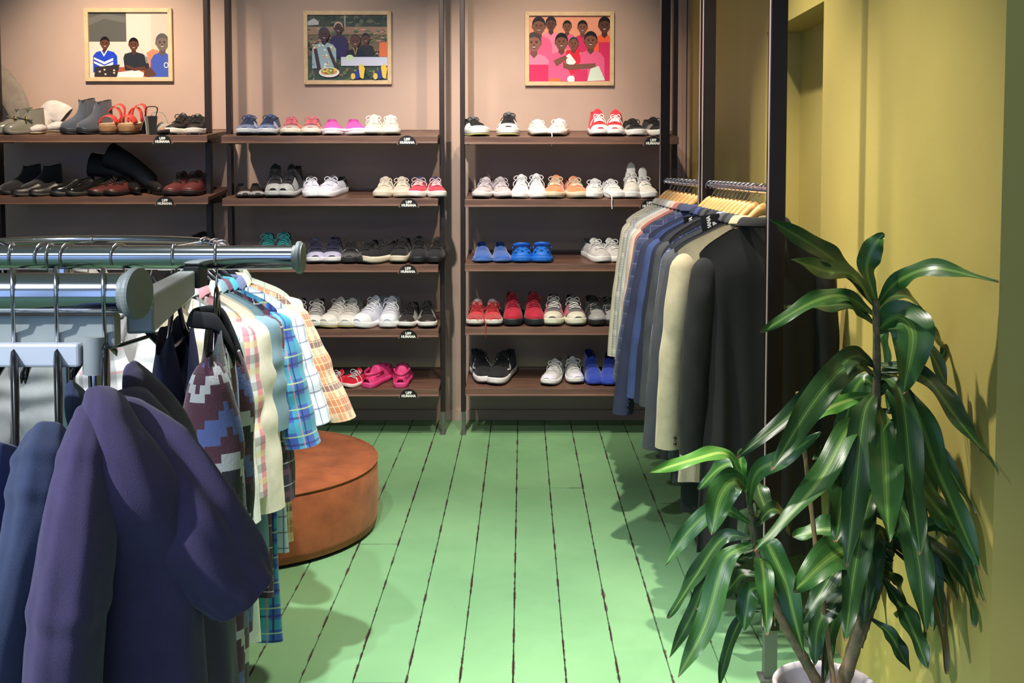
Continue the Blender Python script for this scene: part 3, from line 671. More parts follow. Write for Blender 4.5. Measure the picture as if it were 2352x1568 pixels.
# ---- red platform sandals
def strap(root, pts, wd, mat, th=.002, name='strap'):
    q = bez(pts, 10); rows = []
    for i, p in enumerate(q):
        t = (q[min(i+1, 10)]-q[max(i-1, 0)]).normalized(); s_ = V((0, 1, .15)); s_ = (s_-t*s_.dot(t)).normalized(); n = t.cross(s_)
        rows.append([p+s_*wd/2+n*th, p-s_*wd/2+n*th, p-s_*wd/2-n*th, p+s_*wd/2-n*th])
    return MB().grid(rows, True, cap0=True, cap1=True).build(name, mat, root)
for i, px in enumerate((248, 295)):
    W = .098; L = .25; la = Last(W, L, .055, .05, .06, .05, 1-2*i)
    loc, rot = put(0, 0, px, (.05, -.05)[i], L)
    root = thing('platform_sandal', 'red strap sandal on a wooden platform sole, %s one' % ('left', 'right')[i], 'sandal', loc, 'pairs of shoes on the shelves', rot)
    MB().grid(sole_rows(la, .010, .052, 1.02, .004), True, cap0=True, cap1=True).build('platform', M('cork_wood', (150, 112, 78), .7, 0, .25, 40), root)
    MB().grid(sole_rows(la, 0, .011, 1.02, .004), True, cap0=True, cap1=True).build('outsole', colour((36, 30, 28), 'rubber'), root)
    MB().grid(sole_rows(la, .052, .058, .98, .004), True, cap0=True, cap1=True).build('insole', colour((226, 196, 158), 'leather'), root)
    mr = colour((222, 62, 56), 'leather')
    strap(root, [(-.046, -.075, .058), (-.03, -.078, .09), (0, -.078, .10), (.03, -.078, .09), (.046, -.075, .058)], .052, mr)
    strap(root, [(-.04, .02, .06), (-.03, .03, .115), (0, .03, .14), (.03, .03, .12), (.04, .02, .06)], .032, mr)
    strap(root, [(-.036, .06, .06), (-.034, .09, .13), (0, .118, .155), (.034, .09, .13), (.036, .06, .06)], .026, mr, name='heel_strap')
    MB().box((.02, .028, .137), (.014, .014, .006)).build('buckle', M('gold_buckle', (212, 170, 90), .25, 1), root, False)
# ---- black block heel and grey slingback
loc, rot = put(0, 0, 336, -2.6, .2)
root = thing('heeled_sandal', 'black suede block-heel sandal turned with its heel forward', 'sandal', loc, 'pairs of shoes on the shelves', rot)
mk = colour((20, 18, 20), 'suede')
mb = MB(); rows = [[(x*s_, y*s_+.075, z) for x, y in ((-.028, -.03), (.028, -.03), (.03, .0), (.022, .03), (-.022, .03), (-.03, 0))] for z, s_ in ((0, .86), (.05, .92), (.098, 1.12))]
mb.grid(rows, True, cap0=True, cap1=True).build('heel', mk, root, False)
rows = []
for i in range(11):
    t = i/10; y = -.11+.21*t; z = .008+.09*sstep(max(0, (t-.2)/.7)); wd = .036*math.sin(PI*min(1, .18+t*.85))**.5
    rows.append([(-wd, y, z), (0, y, z+.003), (wd, y, z), (wd, y, z-.008), (0, y, z-.008), (-wd, y, z-.008)])
MB().grid(rows, True, cap0=True, cap1=True).build('sole', mk, root)
strap(root, [(-.034, -.07, .012), (-.02, -.072, .045), (.02, -.072, .045), (.034, -.07, .012)], .03, mk)
strap(root, [(-.026, .05, .09), (-.03, .095, .14), (0, .11, .15), (.03, .095, .14), (.026, .05, .09)], .012, mk, name='ankle_strap')
loc, rot = put(0, 0, 366, .55, .22)
root = thing('slingback_sandal', 'grey slingback sandal with tan lining beside the football boots', 'sandal', loc, 'pairs of shoes on the shelves', rot)
mg = colour((150, 146, 140), 'leather'); la = Last(.09, .235, .014, .05, .055, .02, 1, .0)
MB().grid(sole_rows(la, 0, .018, 1.0), True, cap0=True, cap1=True).build('sole', colour((40, 34, 32), 'rubber'), root)
MB().grid([[la.arch(t, .02+.96*k/10, .001) for k in range(11)] for t in (.10, .16, .22, .3, .38, .44)]).build('upper', mg, root, solid=.002)
MB().grid(sole_rows(la, .017, .021, .9), True, cap0=True, cap1=True).build('insole', colour((190, 130, 84), 'leather'), root)
strap(root, [(-.036, -.02, .03), (-.034, .07, .10), (0, .112, .115), (.034, .07, .10), (.036, -.02, .03)], .012, mg, name='sling_strap')
# ---- soft boots lying on their side / slouching: a closed foot with a bent shaft
def cloth(pts, hw, hd, wide, n=44, m=56, wr=.06, seed=0, cap1=True, base=V((0, 0, 0)), open_end=False, roll=()):
    """tube of cloth: hw half width along 'wide', hd half depth; gentle folds run along it"""
    path = bez(pts, n); rows = []
    for i, p in enumerate(path):
        t = i/n; tg = (path[min(i+1, n)]-path[max(i-1, 0)]).normalized()
        wv = V(wide); wv = (wv-tg*wv.dot(tg)).normalized(); dv = tg.cross(wv)
        a_ = lerp_tab([(k/(len(hw)-1), x) for k, x in enumerate(hw)], t); b_ = lerp_tab([(k/(len(hd)-1), x) for k, x in enumerate(hd)], t)
        e = math.sqrt(min(1, (t+.004)/.06))
        for (rt, ra) in roll: e *= 1+ra*math.exp(-((t-rt)/.022)**2)-ra*.6*math.exp(-((t-rt-.045)/.02)**2)
        r = []
        for j in range(m):
            an = 2*PI*j/m
            k = 1+wr*(noise.noise(V((math.cos(an)*1.8+seed, math.sin(an)*1.8, t*2.2+seed)))*1.6+.5*math.sin(3*an+t*4+seed)+.32*math.sin(7*an+t*5+seed*2+2.5*noise.noise(V((t*3, seed, 0))))+.5*noise.noise(V((math.cos(an)*3.2+seed, math.sin(an)*3.2, t*7))))
            r.append(p+wv*math.cos(an)*a_*e*k+dv*math.sin(an)*b_*e*k-base)
        rows.append(r)
    mb = MB().grid(rows, True, cap0=True, cap1=not open_end)
    return mb
def lying_boot(name, label, pts, radii, mat, footpts, footr, solem, ell=.6, heel=None):
    base = V(footpts[len(footpts)//2]); root = thing(name, label, 'boot', base, 'boots lying on the left bay shelves')
    rel = lambda q: [V(p)-base for p in q]
    cloth(pts, [r*1.25 for r in radii], [r*.55 for r in radii], (0, .25, 1), 18, 22, .05, base.x*9, True, base, True).build('shaft', mat, root, sub=1, solid=.004)
    q = bez(rel(footpts), 12); rr = [lerp_tab([(i/(len(footr)-1), r) for i, r in enumerate(footr)], k/12) for k in range(13)]
    MB().tube(q, rr, 12, True, .8, False).build('foot', mat, root, sub=1)
    MB().tube([p-V((0, 0, r*.72)) for p, r in zip(q, rr)], [r*.8 for r in rr], 10, True, .3).build('sole', solem, root)
    if heel: MB().tube(rel(heel), [.018, .012, .009], 8).build('heel', solem, root)
    return root
def sp(bay, si, px, h, dy):
    y = YF+dy; return V((xat(px, y), y, SHELF[(bay, si)]+dy*math.tan(TILT)+h))
mgr = colour((120, 110, 100), 'suede'); mbl = colour((24, 23, 26), 'leather'); mpal = colour((190, 184, 180), 'suede')
lying_boot('tall_boot', 'grey suede tall boot slouching over at the photo\'s left edge', [sp(0, 0, 64, .06, .22), sp(0, 0, 44, .18, .24), sp(0, 0, 14, .28, .25), sp(0, 0, -12, .34, .25)], [.045, .055, .062, .06], mgr, [sp(0, 0, 74, .05, .26), sp(0, 0, 66, .035, .2), sp(0, 0, 58, .028, .12)], [.034, .036, .022], colour((60, 56, 52), 'rubber'))
lying_boot('slouch_boot', 'pale grey slouchy ankle boot lying on its side beside the blue boots', [sp(0, 0, 110, .075, .2), sp(0, 0, 128, .12, .2), sp(0, 0, 150, .11, .2), sp(0, 0, 163, .09, .2)], [.04, .05, .045, .042], mpal, [sp(0, 0, 158, .04, .12), sp(0, 0, 140, .042, .07), sp(0, 0, 118, .032, .05)], [.032, .036, .02], colour((130, 118, 96), 'rubber'))
lying_boot('slouch_boot', 'pale grey slouchy ankle boot lying flat with its toe to the left', [sp(0, 0, 100, .04, .16), sp(0, 0, 112, .075, .17), sp(0, 0, 130, .085, .2)], [.034, .04, .036], mpal, [sp(0, 0, 108, .03, .1), sp(0, 0, 96, .03, .06), sp(0, 0, 80, .022, .04)], [.028, .03, .018], colour((170, 150, 120), 'rubber'))
lying_boot('tall_boot', 'black leather tall boot lying with its toe down, upper one of two', [sp(0, 1, 360, .05, .16), sp(0, 1, 330, .11, .16), sp(0, 1, 290, .175, .18), sp(0, 1, 255, .21, .2)], [.034, .04, .05, .058], mbl, [sp(0, 1, 352, .055, .14), sp(0, 1, 366, .04, .1), sp(0, 1, 374, .03, .05)], [.03, .032, .018], mbl, heel=[sp(0, 1, 352, .03, .14), sp(0, 1, 349, .012, .13), sp(0, 1, 348, .0, .13)])
lying_boot('tall_boot', 'black leather tall boot lying beneath the other black boot', [sp(0, 1, 312, .05, .2), sp(0, 1, 285, .10, .22), sp(0, 1, 250, .14, .24), sp(0, 1, 215, .15, .26)], [.034, .04, .05, .055], mbl, [sp(0, 1, 300, .05, .18), sp(0, 1, 314, .04, .12), sp(0, 1, 322, .03, .05)], [.03, .032, .018], mbl, heel=[sp(0, 1, 304, .03, .18), sp(0, 1, 300, .012, .17), sp(0, 1, 299, .0, .17)])
# ------------------------------------------------------------------ hangers and garments
m_hwood = M('hanger_beech', (228, 174, 104), .4, 0, .15, 30, 0, 60, 0, .2)
m_hblack = M('hanger_black_plastic', (20, 19, 21), .22, 0, 0, 8, 0, 60, 0, .5)
m_steel = M('hook_steel', (190, 190, 194), .22, 1)
_hm = {}
def hanger_meshes(kind):
    if kind in _hm: return _hm[kind]
    hw, th, ht = (.172, .014, .036) if kind == 'wood' else (.168, .010, .032)
    rows = []; n = 20
    for i in range(n+1):
        x = -hw+2*hw*i/n; a = abs(x)/hw
        zc = -.054 - .046*(1-math.exp(-(x/.06)**2)) - (.100 if kind == 'wood' else .088)*a**1.4
        yb = .003*a*a; t = th*(1-.5*a); h = ht*(1-.25*a)
        rows.append([V((x, -yb+t/2*math.cos(k*PI/4), zc-h/2+h/2*math.sin(k*PI/4))) for k in range(8)])
    body = MB().grid(rows, True, cap0=True, cap1=True)
    if kind != 'wood': body.tube([(-hw*.93, 0, -.160), (0, 0, -.166), (hw*.93, 0, -.160)], .004, 6)
    r = .021; z0 = -r+.0165+.0165
    pts = [V((-r*math.sin(.55), 0, z0-r*math.cos(.55)+.002))]
    pts = [V((0+r*math.cos(a), 0, z0-.0325+.0 + r*math.sin(a))) for a in [math.radians(q) for q in range(200, -70, -18)]]
    end = pts[-1]; pts += [V((.006, 0, end.z-.014)), V((0, 0, end.z-.026)), V((0, 0, -.06))]
    hook = MB().tube(pts, .0019, 7)
    _hm[kind] = (body.mesh('body', m_hwood if kind == 'wood' else m_hblack), hook.mesh('hook', m_steel)); return _hm[kind]
def hanger(kind, loc, yaw, label, group):
    o = thing('wooden_hanger' if kind == 'wood' else 'plastic_hanger', label, 'hanger', loc, group, Matrix.Rotation(yaw, 4, 'Z'))
    b, h = hanger_meshes(kind); link('body', b, o); link('hook', h, o); return o
def torso(W, L, zn=-.112, drop=.052, T=.03, waist=.94, hem=1.0, neckw=.072, dip=.05, fold=.012, seed=0, fk=4.0, nu=40, nv=22, open_front=0):
    rows = []; uv = []; zh = zn-L; nw = neckw/W
    for i in range(nv+1):
        v = i/nv; vv = v**1.15; r = []; q = []
        wv = lerp_tab([(0, W), (.12, W*.96), (.3, W*.93), (.5, W*waist), (.75, W*(waist+hem)/2), (1, W*hem)], v)
        for j in range(nu+1):
            th = 2*PI*j/nu; u = math.cos(th); s = math.sin(th); au = abs(u)
            zt = zn-drop*max(0, au-nw)/(1-nw)-.012*max(0, (au-.8)/.2)**2
            if au < nw: zt -= (dip if s < 0 else .010)*(1-(au/nw)**2)
            thk = T*(.42+.58*sstep(v/.2))
            x = u*wv; y = math.copysign(abs(s)**.75, s)*thk; z = zt+vv*(zh-zt)
            k = noise.noise(V((u*fk+seed*3.1, v*1.3+seed, s*.6)))
            k2 = math.sin(u*fk*2.6+seed+v*1.2)
            y += (k*1.0+k2*.35)*fold*sstep((v-.08)/.4)*(1+.5*v)
            x += noise.noise(V((v*3, s*1.5, seed+7)))*.012*v
            if j < nu: r.append(V((x, y, z)))
            q.append((x+(0 if s <= 0 else .37), z))
        rows.append(r); uv.append(q)
    return rows, uv
def sleeve(side, W, zs, L, r0, r1, out=.04, fwd=0.0, seed=0, n=20, m=16, ell=.62, wr=.09, bend=0.0):
    rows = []; uv = []; S = V((side*(W-.025), 0, zs))
    for i in range(n+1):
        t = i/n
        c = S+V((side*(out*t+bend*math.sin(PI*t)), fwd*t*t, -L*t*(1)))
        r = r0+(r1-r0)*t; dm = math.sqrt(min(1, (t+.004)/.05)); ry = .5+.5*sstep(t*L/.16)
        row = []; q = []
        for j in range(m+1):
            a = 2*PI*j/m
            k = 1+wr*noise.noise(V((math.cos(a)*1.1+seed, math.sin(a)*1.1, t*6.5+seed)))+wr*.5*math.sin(t*26+seed+2*math.cos(a))*math.exp(-((t-.5)/.25)**2)
            p = c+V((math.cos(a)*r*ell*k*dm, math.sin(a)*r*k*dm*ry, 0))
            if j < m: row.append(p)
            q.append((a*r0, p.z))
        rows.append(row); uv.append(q)
    return rows, uv
def collar_mb(zn, rx=.068, ry=.045, h=.034, fall=.03, gap=.5, dip=.05, mbk=None):
    rows = []; n = 22; a0 = -PI/2+gap
    for dz, sx in ((-.012, .92), (h*.6, .90), (h, .95), (h*.75, 1.12), (h-fall, 1.30)):
        r = []
        for i in range(n+1):
            a = a0+(2*PI-2*gap)*i/n; fr = max(0, -math.sin(a))
            r.append(V((math.cos(a)*rx*sx, math.sin(a)*ry*sx, zn+dz-dip*fr**1.5)))
        rows.append(r)
    return (mbk or MB()).grid(rows)
def garment(name, label, cat, group, loc, yaw, mat, W=.21, L=.75, sl=.58, r0=.075, r1=.055, T=.03, zn=-.112, drop=.052, out=(.05, .05), collar=True, cmat=None, seed=1, waist=.94, hem=1.0, cuff=None,
            buttons=0, btnmat=None, bside=1, fold=.012, placket=None, dip=.05, fk=4.0, ell=.62, neckw=.072, tagm=False, short=False, bend=0.0, fwd=0.0, wr=.09, sides=(1, -1), lapel=False):
    root = thing(name, label, cat, loc, group, Matrix.Rotation(yaw, 4, 'Z'))
    rows, uv = torso(W, L, zn, drop, T, waist, hem, neckw, dip, fold, seed, fk)
    MB().grid(rows, True, uv).build('body', mat, root, sub=1)
    if sl:
        for k, sd in enumerate((1, -1)):
            if sd not in sides: continue
            zs = zn-drop-.012
            rw, u2 = sleeve(sd, W, zs, sl, r0, r1, out[k], fwd, seed+sd*2.3, ell=ell, wr=wr, bend=bend)
            so = MB().grid(rw, True, u2, cap0=True).build('sleeve', mat, root, sub=1)
            e = rw[-1]
            if cuff is not None:
                c = sum(e, V())/len(e)
                rws = [[c+(p-c)*f+V((0, 0, dz)) for p in e] for f, dz in ((1.0, .05), (1.07, .048), (1.08, .0), (1.0, -.012), (.85, -.004))]
                MB().grid(rws, True).build('cuff', cuff, so)
            if buttons and sd == bside:
                for b in range(buttons):
                    q = rw[-2-b//2]; c = sum(q, V())/len(q); jj = q[int(len(q)*(.36))]
                    pos = V(jj); pos.z = e[0].z+.022+b*.018; pos.x += .002*sd; pos.y += .004
                    MB().lathe([(.0, .003), (.004, .003), (.0055, .0015), (.0055, -.002)], (0, 0, 0), 10).build('button', btnmat, so)
                    ob = so.children[-1]; ob.location = pos; ob.rotation_euler = (-PI/2, 0, 0)
    if collar: collar_mb(zn, neckw*.95, .042, h=.022, dip=dip).build('collar', cmat or mat, root, solid=.003, sub=1)
    if placket is not None:
        rws = []
        for i in range(13):
            v = .02+.97*i/12; z = zn-dip+v*(-L+dip); y = -T*1.25-fold*.9
            yy = min(p.y for p in rows[min(21, int(v*22))] if abs(p.x) < .03) - .003
            rws.append([V((-.014, yy, z)), V((.014, yy, z))])
        pl = MB().grid(rws).build('placket', placket, root, solid=.002)
        for i in (2, 5, 8, 11):
            c = (rws[i][0]+rws[i][1])/2
            MB().lathe([(0, .0025), (.004, .0025), (.005, 0)], (0, 0, 0), 8).build('button', M('shirt_button', (230, 226, 214), .3), pl)
            ob = pl.children[-1]; ob.location = c+V((0, -.003, 0)); ob.rotation_euler = (PI/2, 0, 0)
    if lapel:
        for sd in (-1, 1):
            z0 = zn-.005; y = -T-.016
            rws = [[V((sd*x, yy, z)) for x, yy, z in r] for r in (((.055, -.02, z0-.01), (.085, -.024, z0-.03)), ((.045, y, z0-.09), (.095, y, z0-.10)), ((.02, y-.003, z0-.2), (.07, y-.002, z0-.17)), ((.004, y-.003, z0-.32), (.008, y-.003, z0-.32)))]
            MB().grid(rws).build('lapel', cmat or mat, root, solid=.003)
    return root
m_btn = M('dark_button', (34, 28, 24), .2, 0, 0, 8, 0, 60, 0, .5)
navy_plaid = plaid('navy_plaid_wool', (50, 58, 96), [(0, .05, .022, 0, (70, 76, 104), .8), (1, .05, .022, .0, (66, 72, 104), .8), (0, .05, .003, .033, (120, 128, 150), .6), (1, .05, .003, .033, (120, 128, 150), .6)])
window = plaid('blue_windowpane_wool', (62, 74, 122), [(0, .045, .0025, 0, (150, 160, 190), .7), (1, .045, .0025, 0, (150, 160, 190), .7)])
greycheck = plaid('grey_check_wool', (76, 80, 88), [(0, .03, .012, 0, (96, 100, 106), .7), (1, .03, .012, 0, (58, 62, 74), .7)])
tweed = plaid('pale_tweed', (206, 202, 192), [(0, .012, .004, 0, (150, 148, 140), .7), (1, .012, .004, 0, (160, 156, 146), .7), (0, .09, .02, 0, (140, 138, 132), .4), (1, .09, .02, .0, (226, 220, 206), .5)])
herring = plaid('cream_herringbone', (216, 208, 186), [(1, .008, .003, 0, (170, 160, 134), .8), (0, .05, .018, 0, (190, 184, 168), .6)])
def fb(n, c): return fabric(n, c, .92, .1 if sum(c) > 300 else .0)
JK = [  # rail depth Y, material, length, sleeve length, left-sleeve flare, label
 (3.06, fb('charcoal_wool', (20, 20, 19)), .98, .60, .035, 'long charcoal wool coat hanging first on the rack, nearest the potted plant', 'coat'),
 (3.175, fb('khaki_cotton', (172, 160, 128)), .80, .61, .045, 'khaki beige cotton blazer with dark cuff buttons, second garment from the plant', 'jacket'),
 (3.245, fb('slate_wool', (54, 56, 60)), .82, .63, .075, 'slate grey blazer sleeve with cuff buttons just behind the khaki blazer', 'jacket'),
 (3.31, fb('black_wool', (30, 30, 34)), .93, .60, .05, 'long black coat hanging fourth from the plant, hem below the blazers', 'coat'),
 (3.375, fb('mid_grey_wool', (76, 78, 82)), .80, .61, .06, 'mid grey blazer hanging fifth from the plant', 'jacket'),
 (3.44, window, .80, .60, .055, 'blue windowpane check blazer hanging among the grey blazers', 'jacket'),
 (3.505, fb('ink_wool', (34, 35, 42)), .90, .60, .05, 'ink black coat hanging seventh from the plant', 'coat'),
 (3.57, fb('anthracite_wool', (52, 54, 58)), .80, .60, .05, 'anthracite blazer hanging eighth from the plant', 'jacket'),
 (3.635, fb('black_twill', (26, 26, 30)), .86, .60, .05, 'black twill blazer hanging ninth from the plant', 'jacket'),
 (3.70, fb('grey_flannel', (72, 74, 78)), .78, .60, .06, 'grey flannel blazer hanging tenth from the plant', 'jacket'),
 (3.765, fb('dark_navy_wool', (36, 40, 60)), .80, .60, .07, 'dark navy blazer hanging eleventh from the plant', 'jacket'),
 (3.83, fb('blue_cotton', (62, 78, 126)), .78, .60, .08, 'mid blue cotton blazer hanging twelfth from the plant', 'jacket'),
 (3.92, fb('navy_wool', (46, 50, 76)), .82, .68, .115, 'navy wool blazer with three cuff buttons, sleeve swinging out towards the aisle', 'jacket'),
 (4.16, navy_plaid, .78, .60, .10, 'blue tartan blazer hanging right behind the swinging navy sleeve', 'jacket'),
 (4.27, greycheck, .78, .60, .07, 'grey check blazer hanging behind the blue tartan blazer', 'jacket'),
 (4.38, fb('dusty_red', (182, 110, 106)), .76, .58, .06, 'dusty red jacket showing only as a thin edge on the rack', 'jacket'),
 (4.49, fb('blush_linen', (222, 196, 176)), .80, .62, .06, 'blush pink linen blazer between the red and white jackets', 'jacket'),
 (4.60, fb('white_cotton', (226, 224, 218)), .80, .62, .06, 'white cotton blazer on the rack near the shoe shelves', 'jacket'),
 (4.71, fb('pale_grey_linen', (186, 188, 188)), .80, .62, .06, 'pale grey linen blazer on the rack near the shoe shelves', 'jacket'),
 (4.82, tweed, .80, .62, .065, 'pale grey tweed jacket, third from the far end of the rack', 'jacket'),
 (4.94, herring, .82, .64, .07, 'cream herringbone jacket, second from the far end of the rack', 'jacket'),
 (5.06, fb('stone_cotton', (200, 196, 184)), .80, .62, .05, 'stone coloured jacket, the last one at the far end of the rack', 'jacket')]
ordn = ['first', 'second', 'third', 'fourth', 'fifth', 'sixth', 'seventh', 'eighth', 'ninth', 'tenth', 'eleventh', 'twelfth', 'thirteenth', 'fourteenth', 'fifteenth', 'sixteenth', 'seventeenth', 'eighteenth', 'nineteenth', 'twentieth', 'twenty-first', 'last']
rj = random.Random(5)
JW = [.19, .236, .238, .205, .232, .226, .206, .20, .20, .212, .216, .226, .236, .226, .218, .212, .218, .216, .21, .214, .216, .206]
for i, (y, mt, L, sl, fl_, lab, cat) in enumerate(JK):
    yaw = PI + rj.uniform(-.05, .05)
    zr = RZ+.0135+.0024
    hanger('wood', (RX, y, zr), yaw+PI, '%s wooden hanger along the chrome rail, counted from the plant' % ordn[i], 'wooden hangers on the side rack')
    nb = {1: 2, 2: 2, 12: 3}.get(i, 0)
    garment('coat' if cat == 'coat' else 'blazer', lab, cat, 'jackets and coats on the side rack', (RX, y, zr), yaw, mt, W=JW[i], L=L, sl=sl, r0=.047, r1=.044, T=.032 if i else .04, zn=-.116,
            drop=.078, out=(fl_, .02), seed=i*1.7+1, fold=.012 if i else .022, buttons=nb, btnmat=m_btn, bside=1, neckw=.068, dip=.06, lapel=True, waist=.9, fk=3.2 if i else 6.5, ell=.92, bend=.012, fwd=-.03)
# black size cards on two of the hangers
for px, Y, lab, rz in ((1634, 3.36, 'black card with white lettering standing up among the blazers, the larger one', .0), (1592, 3.75, 'black card with white lettering standing up among the blazers, the smaller one', .15)):
    p = at(px, 520, Y)
    c = thing('size_card', lab, 'sign', p, 'black size cards', Matrix.Rotation(rz, 4, 'Z') @ Matrix.Rotation(-.15, 4, 'Y'))
    MB().box((0, 0, 0), (.062, .002, .078)).build('card', m_black, c, False)
    for txt, dx in (('HUMANA', -.006), ('UFF', .012)):
        t_ = link('lettering', text_mesh(txt, .016, m_white, 1, .001), c); t_.location = (dx, -.0022, 0); t_.rotation_euler = (PI/2, -PI/2, 0)
# ------------------------------------------------------------------ round rack
RC = V((-1.30, 2.90, 0)); RR = .448; RRZ = 1.235
rr_ = thing('round_clothes_rack', 'round chrome clothes rack behind the double-rail rack', 'clothes rack', RC)
MB().tube([(RR*math.cos(2*PI*k/64), RR*math.sin(2*PI*k/64), RRZ) for k in range(65)], .0125, 12, False).build('ring_rail', m_chrome, rr_)
MB().tube([(0, 0, .03), (0, 0, RRZ)], .018, 12).build('pole', m_chrome, rr_)
for k in range(4):
    a = PI/4+k*PI/2; MB().tube([(0, 0, RRZ-.05), (RR*math.cos(a), RR*math.sin(a), RRZ)], .008, 8).build('spoke', m_chrome, rr_)
    MB().tube([(0, 0, .06), (.38*math.cos(a), .38*math.sin(a), .015)], .014, 8).build('leg', m_chrome, rr_)
cream = fb('cream_linen', (222, 210, 184)); sage = plaid('sage_check', (190, 194, 176), [(0, .06, .002, 0, (130, 134, 112), .6), (1, .06, .002, 0, (130, 134, 112), .6)])
orange_pl = plaid('rust_madras', (218, 178, 138), [(1, .12, .045, 0, (176, 96, 52), .75), (0, .10, .035, 0, (190, 110, 62), .55), (1, .12, .02, .055, (84, 62, 70), .75), (0, .10, .012, .045, (90, 66, 74), .6), (0, .02, .003, 0, (236, 220, 196), .6), (1, .02, .003, 0, (236, 200, 150), .5)])
blue_pl = plaid('blue_madras', (56, 84, 160), [(0, .07, .028, 0, (66, 160, 176), .75), (1, .07, .028, 0, (58, 150, 160), .6), (0, .07, .006, .035, (30, 40, 96), .9), (1, .07, .006, .035, (34, 44, 100), .8), (0, .07, .004, .05, (214, 110, 120), .8), (1, .07, .004, .012, (190, 210, 120), .6)])
window_w = plaid('white_windowpane', (212, 218, 228), [(0, .045, .004, 0, (76, 84, 118), .75), (1, .045, .004, 0, (76, 84, 118), .7)])
dark_pl = plaid('plum_tartan', (44, 34, 46), [(0, .06, .016, 0, (104, 66, 84), .7), (1, .06, .016, 0, (100, 62, 80), .7), (0, .06, .003, .03, (210, 196, 200), .8), (1, .06, .003, .03, (210, 196, 200), .7)])
stripe_w = plaid('white_striped', (230, 226, 218), [(0, .055, .007, 0, (126, 150, 150), .85), (0, .055, .003, .022, (196, 166, 118), .8), (1, .02, .004, 0, (236, 234, 228), .4)])
coral = plaid('coral_patch', (232, 226, 216), [(0, .09, .03, 0, (232, 128, 134), .85), (1, .07, .022, 0, (96, 96, 104), .5), (1, .07, .016, .03, (236, 216, 150), .6)])
pastel = plaid('pastel_madras', (170, 196, 206), [(1, .16, .05, 0, (60, 140, 190), .8), (1, .16, .035, .05, (226, 190, 96), .8), (0, .12, .03, 0, (200, 214, 200), .5)])
teal_s = fb('teal_cotton', (112, 138, 146)); ltblue = fb('light_blue_chambray', (178, 196, 214)); tee_g = fb('heather_grey_jersey', (160, 160, 156)); wht = fb('white_jersey', (222, 220, 214))
scene_pr = plaid('toile_print', (222, 218, 214), [(1, .11, .03, 0, (140, 132, 140), .5), (0, .08, .018, 0, (120, 110, 112), .45), (1, .05, .006, 0, (214, 120, 130), .5)])
RS = [ # angle deg, material, length, sleeve length, flare, label, hem
 (44, ltblue, .72, .22, .05, 'pale blue shirt at the back of the round rack'),
 (34, pastel, .72, .22, .06, 'pastel blue and yellow shirt at the back of the round rack'),
 (23, sage, .74, .24, .07, 'sage green checked short-sleeved shirt on the round rack'),
 (6, orange_pl, .76, .33, .15, 'rust and orange madras short-sleeved shirt reaching out over the ottoman'),
 (-1, window_w, .76, .32, .09, 'white shirt with navy windowpane checks on the round rack'),
 (-8, blue_pl, .98, .36, .08, 'blue and teal madras shirt with a long tail on the round rack'),
 (-12, dark_pl, .84, .50, .04, 'dark plum tartan shirt between the blue madras and cream shirts'),
 (-15, teal_s, .80, .30, .03, 'dusty teal shirt mostly hidden behind the cream shirt'),
 (-19, cream, .93, .50, .05, 'long cream linen shirt on the round rack'),
 (-24, coral, .78, .45, .04, 'white shirt with a coral and grey checked stripe on the round rack'),
 (-29, stripe_w, .74, .50, .06, 'white shirt with teal and tan stripes on the round rack'),
 (-37, fb('beige_cotton', (214, 200, 168)), .74, .3, .04, 'beige collared shirt behind the navy tank top'),
 (-46, wht, .72, .22, .04, 'white jersey top hanging next to the beige collared shirt'),
 (-57, scene_pr, .72, .22, .04, 'white shirt with a grey and pink print under the grey beam'),
 (-68, tee_g, .72, .22, .04, 'heather grey t-shirt with a small white neck label'),
 (-80, fb('ash_jersey', (150, 148, 146)), .72, .22, .04, 'ash grey jersey top behind the near rail'),
 (-92, scene_pr, .72, .22, .04, 'grey and white printed top behind the near rail'),
 (-104, wht, .72, .22, .04, 'plain white t-shirt on the round rack behind the near rail'),
 (-116, scene_pr, .72, .2, .04, 'grey printed t-shirt at the photo\'s left edge on the round rack'),
 (150, fb('faded_blue', (130, 150, 176)), .72, .22, .04, 'faded blue shirt on the far side of the round rack'),
 (100, fb('oat_jersey', (206, 196, 178)), .72, .22, .04, 'oat coloured shirt on the far side of the round rack')]
for i, (a, mt, L, sl, fl_, lab) in enumerate(RS):
    ar = math.radians(a); loc = V((RC.x+RR*math.cos(ar), RC.y+RR*math.sin(ar), RRZ+.0125+.0024))
    hanger('black', loc, ar, 'black hanger holding the %s' % lab.replace(' on the round rack', '')[:200], 'black hangers on the round rack')
    g = garment('shirt', lab, 'shirt', 'shirts on the round rack', loc, ar, mt, W=.195, L=L, sl=sl, r0=.08, r1=.075 if sl < .4 else .06, T=.022, zn=-.106, drop=.055, out=(fl_, fl_*.5), seed=i*2.3+3, fold=.007, dip=.06,
            placket=mt if i in (3, 4, 5, 10) else None, neckw=.07, fk=3.5, ell=.75, wr=.12)
    if i == 14:
        MB().box((0, -.036, -.195), (.035, .002, .028)).build('neck_label', m_white, g, False)
        MB().box((0, -.0375, -.195), (.012, .001, .012)).build('label_mark', M('label_red', (180, 40, 60), .7), g, False)
